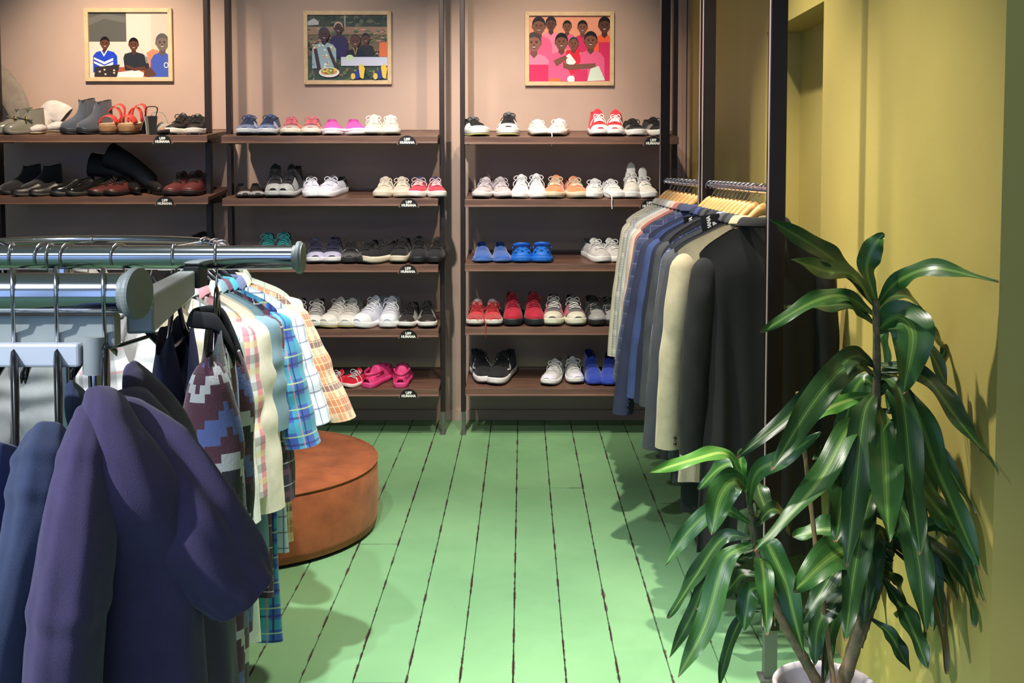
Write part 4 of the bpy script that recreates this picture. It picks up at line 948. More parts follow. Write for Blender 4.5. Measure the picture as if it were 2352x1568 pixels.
# ------------------------------------------------------------------ double-rail rack in the foreground
m_gry = M('grey_powder_coat', (150, 154, 148), .42, .1, .05, 40); m_gry2 = M('grey_plastic_cap', (128, 132, 126), .5, 0, .05, 60); m_lgry = M('pale_grey_plate', (196, 200, 204), .45, .1)
Y1, Y2 = 1.14, 1.93; Z1 = at(300, 673, Y1).z; Z2 = at(600, 591, Y2).z; XE1 = at(300, 672, Y1).x; XE2 = at(676, 590, Y2).x
dr = thing('double_rail_rack', 'grey double-rail clothes rack with thick chrome bars in the foreground', 'clothes rack', (-1.2, (Y1+Y2)/2, 0))
o0 = V(dr.location)
def drp(q): return [V(p)-o0 for p in q]
for nm, X, Y, Z in (('rail', XE1, Y1, Z1), ('rail', XE2, Y2, Z2)):
    r = .0223; o = MB().tube(drp([(-2.3, Y, Z), (X, Y, Z)]), r, 32).build(nm, m_chrome, dr)
    k = [(r*.98, 0), (r*1.02, .001), (r*1.02, .006), (r*1.34, .008), (r*1.36, .014), (r*1.2, .017), (r*1.2, .019)] if Y == Y2 else [(r*.98, -.004), (r*1.03, -.003), (r*1.03, .004), (r*1.26, .005), (r*1.29, .008), (r*1.29, .011), (r*1.25, .0135)]
    k += [(r*.9, k[-1][1]+.001), (.0005, k[-1][1]+.0015)]
    c = MB().lathe([(a, b) for a, b in k], n=40).build('end_cap', m_gry2, o, False); c.location = V((X-.002, Y, Z))-o0; c.rotation_euler = (0, PI/2, .0 if Y == Y2 else -.18)
def beam(a, b, wd, ht, mat, name, par=dr):
    a, b = V(a)-o0, V(b)-o0; d = (b-a); q = d.to_track_quat('X', 'Z').to_matrix()
    return MB().box((a+b)/2, (d.length, wd, ht), q).build(name, mat, par, False, bevel=.003)
beam(at(322, 722, 1.19), at(428, 650, 1.90), .03, .044, m_gry, 'cross_beam')
MB().box(V((at(445, 633, 1.9).x-.006, Y2, Z2-.035))-o0, (.03, .05, .04)).build('bracket', M('bracket_black', (40, 42, 42), .5), dr, False, bevel=.002)
pz = at(270, 800, Y1)
beam((-2.3, Y1+.012, at(100, 762, Y1).z), (at(262, 762, Y1).x, Y1+.012, at(100, 762, Y1).z), .02, .036, m_gry, 'lower_beam')
beam((-2.3, Y1-.006, at(100, 812, Y1).z), (at(192, 812, Y1).x, Y1-.006, at(100, 812, Y1).z), .014, .026, m_lgry, 'side_plate')
MB().tube(drp([(at(218, 770, Y1).x, Y1, at(218, 772, Y1).z), (at(218, 860, Y1).x, Y1, at(218, 858, Y1).z)]), .0125, 16).build('sleeve_tube', m_gry, dr)
MB().tube(drp([(at(265, 728, Y1).x, Y1+.01, at(265, 728, Y1).z), (at(265, 868, Y1).x, Y1+.01, at(265, 862, Y1).z)]), .0135, 16).build('socket', m_gry, dr)
MB().tube(drp([(at(218, 860, Y1).x, Y1, at(218, 858, Y1).z), (at(218, 860, Y1).x, Y1, .02)]), .007, 12).build('leg', m_chrome, dr)
MB().lathe([(.0005, .006), (.004, .006), (.0055, .003), (.005, 0)], n=12).build('screw', m_chrome, dr)
dr.children[-1].location = V(at(284, 800, Y1-.006))-o0; dr.children[-1].rotation_euler = (0, PI/2, -.5)
for y, z in ((Y2, Z2),): MB().tube(drp([(-.85, y, z-.02), (-.85, y, .02)]), .016, 12).build('leg', m_chrome, dr)
MB().tube(drp([(-2.2, Y1, .03), (-2.2, Y2, .03)]), .016, 10).build('base_bar', m_gry, dr)
MB().tube(drp([(-2.2, Y1, .03), (-2.2, Y1, Z1-.02)]), .016, 10).build('leg', m_chrome, dr)
MB().tube(drp([(-2.2, Y2, .03), (-2.2, Y2, Z2-.02)]), .016, 10).build('leg', m_chrome, dr)
# hangers on the two rails
def railpt(px, Y, Z): return V((at(px, 650, Y).x, Y, Z+.0223+.0022))
def big_hanger(px, Y, Z, yaw, label, flip=0):
    h = hanger('black', railpt(px, Y, Z), yaw, label, 'black hangers on the double-rail rack')
    for c in list(h.children):
        if c.name.startswith('hook'):
            r = .0245; pts = [V((r*math.cos(a), 0, -r+.0022 + r*math.sin(a))) for a in [math.radians(q) for q in range(215, -60, -14)]]
            e = pts[-1]; pts += [V((.012, 0, e.z-.012)), V((.002, 0, e.z-.026)), V((0, 0, -.085))]
            c.data = MB().tube(pts, .0023, 8).mesh('hook', m_steel)
        else: c.location = (0, 0, -.022); c.scale = (.82, 1, 1)
    return h
big_hanger(238, Y1, Z1, -1.21, 'black plastic hanger on the near rail holding the purple sweatshirt')
big_hanger(128, Y1, Z1, -1.147, 'black plastic hanger on the near rail holding the slate navy sweatshirt')
big_hanger(28, Y1, Z1, -1.11, 'black plastic hanger on the near rail holding the blue sweatshirt')
def aztec():
    m = bpy.data.materials.new('aztec_knit'); t = NT(m); t.b.inputs['Roughness'].default_value = .95; t.b.inputs['Sheen Weight'].default_value = .2
    sep = t.n('ShaderNodeSeparateXYZ'); t.l(t.n('ShaderNodeUVMap').outputs[0], sep.inputs[0])
    st = .015
    u = t.math('MULTIPLY', t.math('FLOOR', t.math('DIVIDE', sep.outputs[0], st)), st); v = t.math('MULTIPLY', t.math('FLOOR', t.math('DIVIDE', sep.outputs[1], st)), st)
    zig = t.math('ABSOLUTE', t.math('SUBTRACT', t.math('FRACT', t.math('ADD', t.math('DIVIDE', u, .15), 20)), .5))
    w_ = t.math('FRACT', t.math('ADD', t.math('DIVIDE', t.math('ADD', v, t.math('MULTIPLY', zig, .10)), .46), 10.2))
    mar, blu, whi, blk = lin((86, 36, 54)), lin((92, 108, 168)), lin((206, 204, 200)), lin((26, 26, 34))
    t.base(t.mix(t.math('MULTIPLY', t.noise(400, 2), .25), t.ramp(w_, [(0, blk), (.12, mar), (.17, blu), (.25, mar), (.29, blk), (.38, whi), (.44, mar), (.52, blu), (.62, mar), (.72, whi), (.78, mar), (.88, blu), (.95, whi)], True), lin((120, 116, 120))))
    t.bump(t.noise(350, 2), .4, .002); return m
m_az = aztec(); m_navy = fb('navy_knit', (34, 38, 66)); m_blk = fb('black_rib', (24, 24, 28))
big_hanger(497, Y2, Z2, PI/2+.2, 'black plastic hanger on the second rail holding the patterned cardigan')
garment('cardigan', 'maroon, blue and white geometric knit cardigan with black collar on the second rail', 'cardigan', 'garments on the double-rail rack', railpt(497, Y2, Z2), PI/2+.2, m_az, W=.18, L=.92, sl=.62, r0=.06, r1=.05, T=.035, zn=-.14, drop=.03, out=(.0, .0), cmat=m_blk, seed=4.2, fold=.022, fk=6, neckw=.06, dip=.1)
big_hanger(402, Y2, Z2, PI/2+.12, 'black plastic hanger on the second rail holding the navy tank top')
garment('tank_top', 'navy sleeveless knit top hanging next to the patterned cardigan', 'top', 'garments on the double-rail rack', railpt(402, Y2, Z2), PI/2+.12, m_navy, W=.15, L=.62, sl=0, T=.03, zn=-.14, drop=.03, collar=False, seed=2.2, neckw=.08, dip=.14, fold=.01)
for px, lab in ((30, 'at the photo\'s left edge'), (100, 'second from the left'), (118, 'third from the left'), (158, 'beside the crossed pair'), (275, 'alone in the middle of the rail')):
    big_hanger(px, Y2, Z2, PI/2+rj.uniform(-.3, .3), 'black plastic hanger on the second chrome rail, %s' % lab)
# sweatshirts on the near rail: shaped cloth tubes
def sweat(name, label, colr, base, parts):
    root = thing(name, label, 'sweatshirt', base, 'sweatshirts on the near rail'); m = fabric(name+'_'+str(colr), colr, .97, .15, 700)
    for nm, pts, hw, hd, wide, kw in parts:
        q = [at(*p) for p in pts]; op = kw.pop('open_end', False)
        cloth(q, [x*1.1/2400 for x in hw], hd, wide, base=V(base), open_end=op, **kw).build(nm, m, root, sub=1, solid=.006 if op else 0)
    return root
b1 = railpt(238, Y1, Z1)
sweat('sweatshirt', 'dark purple sweatshirt in the left foreground, its wide sleeve pointing right', (64, 54, 86), b1, [
 ('body', [(262, 905, 1.15), (300, 1040, 1.16), (335, 1220, 1.16), (360, 1420, 1.16), (375, 1720, 1.16)], [40, 95, 150, 170, 190], [.05, .10, .12, .13, .13], (1, 0, 0), dict(seed=1.2, wr=.07)),
 ('yoke', [(240, 918, 1.07), (256, 1000, 1.035), (285, 1120, 1.03), (320, 1300, 1.06), (345, 1720, 1.10)], [40, 70, 118, 130, 140], [.03, .045, .05, .05, .05], (1, 0, .15), dict(seed=2.9, wr=.06)),
 ('sleeve', [(222, 950, 1.05), (206, 1060, 1.01), (180, 1240, .98), (155, 1450, .97), (145, 1720, .97)], [40, 60, 74, 72, 66], [.03, .045, .05, .05, .05], (1, 0, 0), dict(seed=3.1, wr=.06, roll=((.26, .05), (.68, .07)))),
 ('sleeve', [(258, 930, 1.10), (335, 1060, 1.07), (430, 1205, 1.06), (505, 1305, 1.075), (558, 1370, 1.085)], [36, 100, 112, 98, 78], [.03, .04, .04, .035, .028], (.78, .25, .62), dict(seed=5.3, wr=.11, open_end=True)),
 ('shoulder', [(285, 870, 1.28), (360, 950, 1.32), (405, 1050, 1.34), (420, 1250, 1.34), (420, 1600, 1.34)], [24, 46, 54, 56, 56], [.05, .06, .06, .06, .06], (1, 0, .6), dict(seed=7.7, wr=.06))])
b2 = railpt(128, Y1, Z1)
sweat('sweatshirt', 'slate navy sweatshirt hanging between the purple and the blue sweatshirts', (48, 57, 84), b2, [
 ('body', [(170, 985, 1.16), (190, 1080, 1.17), (190, 1250, 1.17), (180, 1720, 1.17)], [30, 80, 105, 110], [.05, .09, .12, .12], (1, 0, 0), dict(seed=2.2, wr=.05)),
 ('sleeve', [(125, 990, 1.04), (108, 1080, 1.01), (88, 1220, .99), (48, 1420, .98), (10, 1720, .98)], [40, 66, 60, 58, 60], [.03, .045, .045, .05, .05], (1, 0, 0), dict(seed=4.4, wr=.05, roll=((.22, .09), (.36, .06)))),
 ('shoulder', [(165, 945, 1.3), (190, 985, 1.33), (205, 1080, 1.35), (205, 1500, 1.35)], [20, 36, 44, 44], [.05, .06, .06, .06], (1, 0, .5), dict(seed=1.7))])
b3 = railpt(28, Y1, Z1)
sweat('sweatshirt', 'blue sweatshirt at the bottom left corner of the photo', (40, 52, 104), b3, [
 ('body', [(60, 1010, 1.18), (70, 1100, 1.18), (70, 1300, 1.18), (60, 1720, 1.18)], [30, 70, 80, 90], [.05, .09, .12, .12], (1, 0, 0), dict(seed=6.2, wr=.05)),
 ('sleeve', [(5, 1020, 1.05), (-5, 1120, 1.03), (-15, 1280, 1.02), (-40, 1720, 1.0)], [40, 62, 66, 66], [.03, .045, .05, .05], (1, 0, 0), dict(seed=9.4, wr=.05))])
# ------------------------------------------------------------------ potted dracaena
def leaf_mat(name, a, b, stripe, sa):
    m = bpy.data.materials.new(name); t = NT(m); uvn = t.n('ShaderNodeUVMap').outputs[0]; sep = t.n('ShaderNodeSeparateXYZ'); t.l(uvn, sep.inputs[0])
    oi = t.n('ShaderNodeObjectInfo')
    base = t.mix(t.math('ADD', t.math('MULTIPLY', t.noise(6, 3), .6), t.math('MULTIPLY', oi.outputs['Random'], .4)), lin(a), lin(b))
    e = t.math('ABSOLUTE', t.math('SUBTRACT', sep.outputs[0], .5))
    mp = t.n('ShaderNodeMapping'); mp.inputs['Scale'].default_value = (26, .6, 1); t.l(uvn, mp.inputs[0])
    lines = t.noise(1, 2, mp.outputs[0])
    st = t.math('MULTIPLY', t.math('LESS_THAN', t.math('ADD', e, t.math('MULTIPLY', t.math('SUBTRACT', lines, .5), .12)), .085), sa)
    base = t.mix(st, base, lin(stripe)); mid = t.math('LESS_THAN', e, .014); base = t.mix(t.math('MULTIPLY', mid, .5), base, lin((150, 184, 110)))
    tip = t.math('GREATER_THAN', sep.outputs[1], .985); base = t.mix(tip, base, lin((120, 96, 60)))
    t.base(base); t.b.inputs['Roughness'].default_value = .34; t.b.inputs['Subsurface Weight'].default_value = .0
    t.b.inputs['Transmission Weight'].default_value = 0
    t.bump(lines, .25, .002); return m
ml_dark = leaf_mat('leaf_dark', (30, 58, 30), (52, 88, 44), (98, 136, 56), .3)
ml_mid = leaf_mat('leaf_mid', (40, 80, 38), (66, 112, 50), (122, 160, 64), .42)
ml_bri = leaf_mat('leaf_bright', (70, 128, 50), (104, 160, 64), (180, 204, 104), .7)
ml_dead = leaf_mat('leaf_old', (60, 56, 34), (84, 76, 44), (110, 100, 60), .4)
PB = floor_at(1895, 1568); PY0 = 2.28; PXc = at(1895, 1560, PY0).x
plant = thing('potted_dracaena', 'tall variegated dracaena in a white-lined pot beside the yellow wall', 'plant', (PXc, PY0, 0)); po_ = V(plant.location)
rl = random.Random(11)
def leaf(pts, wpx, mat, depth, roll=0.0, petiole=.12, curl=.18):
    """pts: (px, py) or (px, py, dY); width in photo pixels at its depth"""
    q = []
    for i, p in enumerate(pts):
        t = i/(len(pts)-1)
        Y = (p[2] if len(p) > 2 else None)
        Y = PY0+depth*t**1.1 if Y is None else PY0+Y
        q.append(at(p[0], p[1], Y))
    n = 16; path = bez(q, n); W = wpx*1.22/2400*PY0/2
    rows = []; uv = []; seed = rl.random()*20
    out = V((path[-1].x-path[0].x, path[-1].y-path[0].y, 0)); out = out.normalized() if out.length > 1e-4 else V((0, -1, 0))
    for i, p in enumerate(path):
        t = i/n; tg = (path[min(i+1, n)]-path[max(i-1, 0)]).normalized()
        N0 = (V((0, -.75, .45))+out*.35+V((0, 0, .25))); s = tg.cross(N0)
        s = s.normalized() if s.length > 1e-3 else V((1, 0, 0))
        nn = s.cross(tg).normalized(); rr = roll+.35*math.sin(t*3+seed)*t
        s, nn = s*math.cos(rr)+nn*math.sin(rr), nn*math.cos(rr)-s*math.sin(rr)
        if t < petiole: w_ = .22+.25*t/petiole
        else:
            x = (t-petiole)/(1-petiole); w_ = .47+.53*math.sin(min(1, x/.42)*PI/2) if x < .42 else max(.0, 1-((x-.42)/.58)**2.4)**.8
        w_ = max(w_*W, .0012)
        r = []
        for j in range(7):
            a = (j-3)/3; wave = .26*W*math.sin(t*17+seed+a)*abs(a)**2*(1 if t > petiole else 0)
            z_ = p+s*a*w_*(1-.06*a*a)+nn*(curl*w_*abs(a)**1.5-.1*w_+wave)
            if z_.y > YE-.06: z_.x = min(z_.x, WX-.006)
            r.append(z_-po_)
        rows.append(r); uv.append([(.5+(j-3)/6, t) for j in range(7)])
    return MB().grid(rows, False, uv).build('leaf', mat, plant, sub=1)
D, Mi, B, O = ml_dark, ml_mid, ml_bri, ml_dead
LV = [ # crown
 ([(2008, 700), (1945, 622), (1882, 572), (1766, 503)], 46, D, -.16), ([(2006, 700), (1962, 632), (1900, 622), (1818, 596)], 44, Mi, -.2), ([(2012, 690), (1992, 620), (2004, 570), (2030, 535)], 46, Mi, -.02),
 ([(2014, 702), (2062, 645), (2150, 614), (2294, 650)], 42, Mi, -.24), ([(2014, 712), (2058, 678), (2104, 690), (2114, 748)], 36, D, .08), ([(2008, 722), (1940, 678), (1862, 694), (1746, 764)], 42, Mi, -.18),
 ([(2006, 742), (1955, 700), (1880, 702), (1800, 705)], 40, D, -.1), ([(2014, 760), (2062, 726), (2098, 770), (2074, 905)], 84, Mi, -.12), ([(2016, 750), (2085, 728), (2130, 790), (2178, 892)], 44, D, -.05),
 ([(2016, 748), (2110, 746), (2165, 785), (2196, 832)], 36, D, .1), ([(2012, 842), (1958, 818), (1872, 905), (1690, 1052)], 48, D, -.2), ([(2012, 862), (1950, 838), (1868, 925), (1772, 1080)], 56, D, -.25),
 ([(2014, 905), (1960, 915), (1900, 938), (1848, 972)], 34, B, -.1), ([(2010, 955), (1948, 985), (1880, 1105), (1732, 1266)], 50, Mi, -.3), ([(2012, 900), (1985, 950), (1966, 1120), (1944, 1302)], 54, D, -.3),
 ([(2015, 930), (2030, 990), (2036, 1100), (2042, 1246)], 64, Mi, -.32), ([(2014, 860), (2070, 900), (2094, 1100), (2114, 1274)], 52, D, -.3), ([(2016, 880), (2092, 920), (2160, 1090), (2253, 1308)], 62, Mi, -.22),
 ([(2016, 852), (2120, 862), (2200, 960), (2302, 1090)], 46, D, -.24), ([(2016, 836), (2110, 850), (2190, 930), (2262, 1040)], 40, D, -.17), ([(2012, 1010), (1960, 1060), (1938, 1140), (1920, 1244)], 62, D, -.2),
 ([(2008, 1120), (1988, 1180), (1962, 1320), (1942, 1472)], 50, D, -.25), ([(2012, 1100), (2080, 1180), (2112, 1300), (2126, 1452)], 56, D, -.26), ([(2014, 1080), (2080, 1085), (2150, 1160), (2192, 1228)], 62, Mi, -.1),
 ([(2010, 1180), (2090, 1220), (2150, 1290), (2202, 1376)], 48, D, -.05), ([(2012, 980), (2085, 1010), (2128, 1100), (2150, 1230)], 44, Mi, .02), ([(2014, 940), (2090, 960), (2170, 1060), (2240, 1180)], 34, D, -.13),
 ([(2030, 1330), (2070, 1390), (2100, 1450), (2132, 1536)], 46, D, -.12), ([(2000, 1420), (2040, 1450), (2065, 1490), (2090, 1542)], 34, D, -.1), ([(2060, 1230), (2140, 1250), (2215, 1330), (2240, 1440)], 42, D, -.15),
 ([(2060, 1240), (2160, 1200), (2230, 1270), (2258, 1380)], 38, Mi, -.18), ([(2055, 1245), (2120, 1310), (2158, 1400), (2175, 1548)], 38, O, -.05), ([(2050, 1260), (2130, 1330), (2175, 1400), (2218, 1490)], 40, O, .03),
 ([(2055, 1220), (2080, 1160), (2110, 1190), (2105, 1260)], 36, D, .02), ([(2014, 890), (1980, 870), (1950, 930), (1930, 1060)], 46, Mi, .05), ([(2012, 1040), (2060, 1060), (2140, 1020), (2190, 1000)], 30, D, .12),
 ([(2056, 1230), (2020, 1240), (2000, 1330), (1990, 1420)], 44, D, -.05), ([(2012, 1000), (1960, 1010), (1900, 1030), (1868, 1055)], 30, D, -.05), ([(2010, 1075), (1960, 1095), (1900, 1090), (1858, 1100)], 28, Mi, .0),
 ([(1998, 1243), (1960, 1255), (1905, 1280), (1822, 1358)], 74, Mi, -.2), ([(1998, 1240), (1950, 1215), (1890, 1215), (1820, 1232)], 60, Mi, .0), ([(1996, 1300), (1930, 1300), (1885, 1360), (1842, 1432)], 40, D, -.1),
 ([(1990, 1340), (1930, 1370), (1880, 1430), (1872, 1528)], 46, D, -.05), ([(2005, 1240), (1980, 1210), (1950, 1260), (1940, 1330)], 40, D, .06), ([(2030, 1320), (2055, 1330), (2070, 1370), (2062, 1420)], 50, D, .04),
 ([(2054, 1243), (2090, 1260), (2120, 1330), (2118, 1420)], 40, D, .06), ([(2050, 1250), (2100, 1290), (2150, 1370), (2170, 1450)], 34, D, .1), ([(2014, 960), (2060, 1000), (2080, 1080), (2072, 1170)], 44, D, .08),
 # small cane on the left
 ([(1712, 1120), (1672, 1042), (1600, 1052), (1490, 1086)], 36, B, -.1), ([(1715, 1130), (1702, 1090), (1700, 1060), (1702, 1030)], 28, B, .0), ([(1720, 1160), (1738, 1085), (1800, 1050), (1886, 992)], 38, Mi, -.05),
 ([(1712, 1110), (1690, 1066), (1650, 1075), (1604, 1124)], 40, Mi, .05), ([(1714, 1120), (1690, 1098), (1655, 1140), (1634, 1228)], 58, Mi, -.12), ([(1722, 1200), (1650, 1165), (1580, 1222), (1527, 1298)], 36, Mi, -.02),
 ([(1724, 1235), (1660, 1235), (1592, 1330), (1534, 1420)], 38, D, .02), ([(1730, 1248), (1665, 1285), (1622, 1430), (1557, 1555)], 48, Mi, -.12), ([(1732, 1260), (1640, 1300), (1590, 1410), (1537, 1510)], 32, D, .03),
 ([(1738, 1240), (1765, 1250), (1805, 1340), (1846, 1502)], 50, Mi, -.15), ([(1750, 1350), (1725, 1355), (1712, 1400), (1709, 1448)], 42, Mi, -.03), ([(1745, 1320), (1705, 1318), (1680, 1345), (1644, 1386)], 30, D, .06),
 ([(1770, 1400), (1710, 1410), (1672, 1490), (1652, 1575)], 26, D, .0), ([(1735, 1210), (1770, 1170), (1800, 1180), (1815, 1230)], 34, D, .08), ([(1745, 1290), (1780, 1330), (1785, 1390), (1778, 1436)], 30, D, .1),
 ([(1722, 1180), (1760, 1180), (1745, 1130), (1735, 1090)], 44, D, .12), ([(1760, 1340), (1800, 1350), (1820, 1400), (1830, 1470)], 44, Mi, -.02), ([(1738, 1270), (1690, 1290), (1660, 1330), (1600, 1400)], 30, D, -.02)]
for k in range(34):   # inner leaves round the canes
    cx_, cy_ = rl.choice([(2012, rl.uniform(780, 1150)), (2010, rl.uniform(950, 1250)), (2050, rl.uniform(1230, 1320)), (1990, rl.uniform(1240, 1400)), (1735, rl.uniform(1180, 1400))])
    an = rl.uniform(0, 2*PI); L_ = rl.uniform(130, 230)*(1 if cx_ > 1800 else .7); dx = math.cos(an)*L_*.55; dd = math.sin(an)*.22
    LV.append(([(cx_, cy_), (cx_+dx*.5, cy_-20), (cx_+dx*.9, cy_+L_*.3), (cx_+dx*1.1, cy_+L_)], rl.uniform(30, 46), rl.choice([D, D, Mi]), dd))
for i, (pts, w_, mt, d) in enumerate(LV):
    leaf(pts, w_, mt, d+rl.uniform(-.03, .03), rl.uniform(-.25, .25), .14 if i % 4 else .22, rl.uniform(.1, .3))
def cane_mat():
    m = bpy.data.materials.new('cane_bark'); t = NT(m); n = t.noise(40, 4)
    t.base(t.ramp(n, [(.3, lin((72, 78, 50))), (.7, lin((132, 112, 82)))])); t.b.inputs['Roughness'].default_value = .7; t.bump(n, .5, .004); return m
m_cane = cane_mat()
def cane(pts, r, name='cane', mat=m_cane, ringed=True):
    q = bez([at(p[0], p[1], PY0+p[2])-po_ for p in pts], 40)
    rr = [lerp_tab([(k/(len(r)-1), x) for k, x in enumerate(r)], i/40)*(1+(.10 if i % 3 == 0 else 0)*ringed) for i in range(41)]
    return MB().tube(q, rr, 10).build(name, mat, plant)
cane([(1928, 1590, 0), (1962, 1482, .01), (1985, 1348, .02), (1998, 1243, .02), (2006, 1080, .0), (2014, 900, -.01), (2012, 690, -.02)], [.016, .0145, .013, .012, .010, .009, .007])
cane([(1968, 1482, .01), (2020, 1336, .04), (2056, 1238, .05)], [.013, .011, .009])
cane([(1885, 1580, -.02), (1840, 1500, -.03), (1795, 1420, -.02), (1742, 1280, .0), (1716, 1110, .02)], [.012, .011, .010, .008, .006])
cane([(1918, 1590, -.04), (1877, 1280, -.03), (1855, 1092, -.03), (1832, 900, -.03)], [.0055, .005, .0045], 'bamboo_stake', M('bamboo', (158, 128, 88), .6, 0, .15, 40))
cane([(1888, 1590, .06), (1900, 1300, .07), (1908, 1110, .08)], [.0035, .003], 'thin_stake', M('dark_stake', (50, 46, 40), .5), False)
PR = .116; PH = at(1895, 1573, PY0).z
m_wpot = M('pot_white_glaze', (206, 196, 196), .35, 0, .05, 20); m_bpot = M('pot_brown_clay', (120, 88, 66), .8, 0, .2, 20, .2, 60); m_soil = M('soil', (58, 46, 36), .95, 0, .3, 60, .6, 80)
MB().lathe([(.07, .0), (.085, .01), (PR-.008, PH-.05), (PR, PH-.012), (PR-.001, PH)], n=48, capb=True).build('pot', m_bpot, plant)
MB().lathe([(PR-.001, PH), (PR-.004, PH+.004), (PR-.010, PH+.003), (PR-.014, PH-.01), (PR-.02, PH-.075)], n=48).build('pot_liner', m_wpot, plant)
mb = MB(); rows = []
for i in range(8):
    r = (PR-.019)*i/7+.0005; rows.append([(r*math.cos(2*PI*k/28), r*math.sin(2*PI*k/28), PH-.06+.006*noise.noise(V((r*60*math.cos(k), r*60*math.sin(k), i)))) for k in range(28)])
mb.grid(rows, True).build('soil', m_soil, plant)
# ------------------------------------------------------------------ framed pictures
m_frame = M('pale_oak_frame', (206, 178, 138), .5, 0, .12, 25)
def print_mat():
    m = bpy.data.materials.new('photo_print'); t = NT(m); a = t.n('ShaderNodeVertexColor'); a.layer_name = 'Col'
    t.l(a.outputs[0], t.b.inputs['Base Color']); t.b.inputs['Roughness'].default_value = .16; return m
m_print = print_mat()
class Print:
    """flat print: stacked coloured shapes, in units of the picture (0..1, 0..1 from top left)"""
    def __init__(s, w, h): s.w, s.h = w, h; s.v = []; s.f = []; s.c = []; s.k = 0
    def poly(s, pts, rgb):
        s.k += 1; b = len(s.v); y = -.00006*s.k
        for x, z in pts:
            x = min(1, max(0, x)); z = min(1, max(0, z)); s.v.append(((x-.5)*s.w, y, (.5-z)*s.h))
        s.f.append(tuple(range(b, b+len(pts)))); s.c.append(lin(rgb))
    def rect(s, x0, z0, x1, z1, rgb): s.poly([(x0, z1), (x1, z1), (x1, z0), (x0, z0)], rgb)
    def ell(s, x, z, rx, rz, rgb, n=18): s.poly([(x+rx*math.cos(2*PI*k/n), z-rz*math.sin(2*PI*k/n)) for k in range(n)], rgb)
    def build(s, parent):
        me = bpy.data.meshes.new('print'); me.from_pydata(s.v, [], s.f); me.materials.append(m_print)
        ca = me.color_attributes.new('Col', 'FLOAT_COLOR', 'CORNER'); i = 0
        for f, c in zip(s.f, s.c):
            for _ in f: ca.data[i].color = c+(1,); i += 1
        return link('print', me, parent)
def person(p, x, z, r, skin, shirt, hair=(28, 22, 20), sw=2.2, sh=4.0, smile=True, cap=None, lean=0):
    """head centre x,z; r head half height; shirt as shoulders below"""
    a = r*.78*p.h/p.w
    p.poly([(x-a*sw+lean, z+r*sh), (x+a*sw+lean, z+r*sh), (x+a*sw*.98+lean*.5, z+r*2.2), (x+a*sw*.72, z+r*1.55), (x+a*.5, z+r*1.25), (x-a*.5, z+r*1.25), (x-a*sw*.72, z+r*1.55), (x-a*sw*.98+lean*.5, z+r*2.2)], shirt)
    p.poly([(x-a*.42, z+r*.6), (x-a*.5, z+r*1.35), (x, z+r*1.75), (x+a*.5, z+r*1.35), (x+a*.42, z+r*.6)], tuple(int(c*.85) for c in skin))
    p.ell(x, z-r*.12, a*1.06, r*1.0, cap or hair)
    for s_ in (-1, 1): p.ell(x+s_*a*.98, z+r*.12, a*.16, r*.2, skin, 8)
    p.ell(x, z+r*.12, a*.92, r*.92, skin)
    if cap is None: p.poly([(x-a*.95, z-r*.15), (x-a*.8, z-r*.75), (x, z-r*1.08), (x+a*.8, z-r*.75), (x+a*.95, z-r*.15), (x+a*.6, z-r*.45), (x, z-r*.58), (x-a*.6, z-r*.45)][::-1], hair)
    dk = tuple(int(c*.45) for c in skin)
    for s_ in (-1, 1): p.ell(x+s_*a*.36, z+r*.02, a*.16, r*.07, (24, 18, 16), 8); p.poly([(x+s_*a*.36-a*.2, z-r*.10), (x+s_*a*.36+a*.2, z-r*.10), (x+s_*a*.36+a*.2, z-r*.15), (x+s_*a*.36-a*.2, z-r*.15)], dk)
    p.ell(x, z+r*.3, a*.18, r*.12, tuple(int(c*.8) for c in skin), 8)
    if smile: p.ell(x, z+r*.56, a*.34, r*.11, dk, 10); p.ell(x, z+r*.54, a*.27, r*.055, (214, 200, 190), 10)
    else: p.ell(x, z+r*.58, a*.3, r*.06, dk, 8)
def picture(px0, py0, px1, py1, label, paint):
    y = WY-.012; a = at(px0, py0, y); b = at(px1, py1, y); w_, h_ = b.x-a.x, a.z-b.z; c = V(((a.x+b.x)/2, WY-.001, (a.z+b.z)/2))
    root = thing('framed_picture', label, 'picture', c, 'framed photographs on the pink wall'); bw = .024; d = .022
    for s_ in (-1, 1):
        MB().prism([(s_*w_/2, h_/2), (s_*(w_/2-bw), h_/2-bw), (s_*(w_/2-bw), -h_/2+bw), (s_*w_/2, -h_/2)], 1, -d, -.001).build('frame_side', m_frame, root, False, bevel=.002, fix=True)
        MB().prism([(-w_/2, s_*h_/2), (-w_/2+bw, s_*(h_/2-bw)), (w_/2-bw, s_*(h_/2-bw)), (w_/2, s_*h_/2)], 1, -d, -.001).build('frame_side', m_frame, root, False, bevel=.002, fix=True)
    MB().box((0, -.004, 0), (w_-bw*1.9, .006, h_-bw*1.9)).build('backing', M('backing_board', (150, 140, 126), .8), root, False)
    p = Print(w_-bw*1.9, h_-bw*1.9); paint(p); o = p.build(root); o.location = (0, -.0085, 0)
SK = (92, 58, 44); SK2 = (122, 78, 58); SK3 = (70, 46, 38)
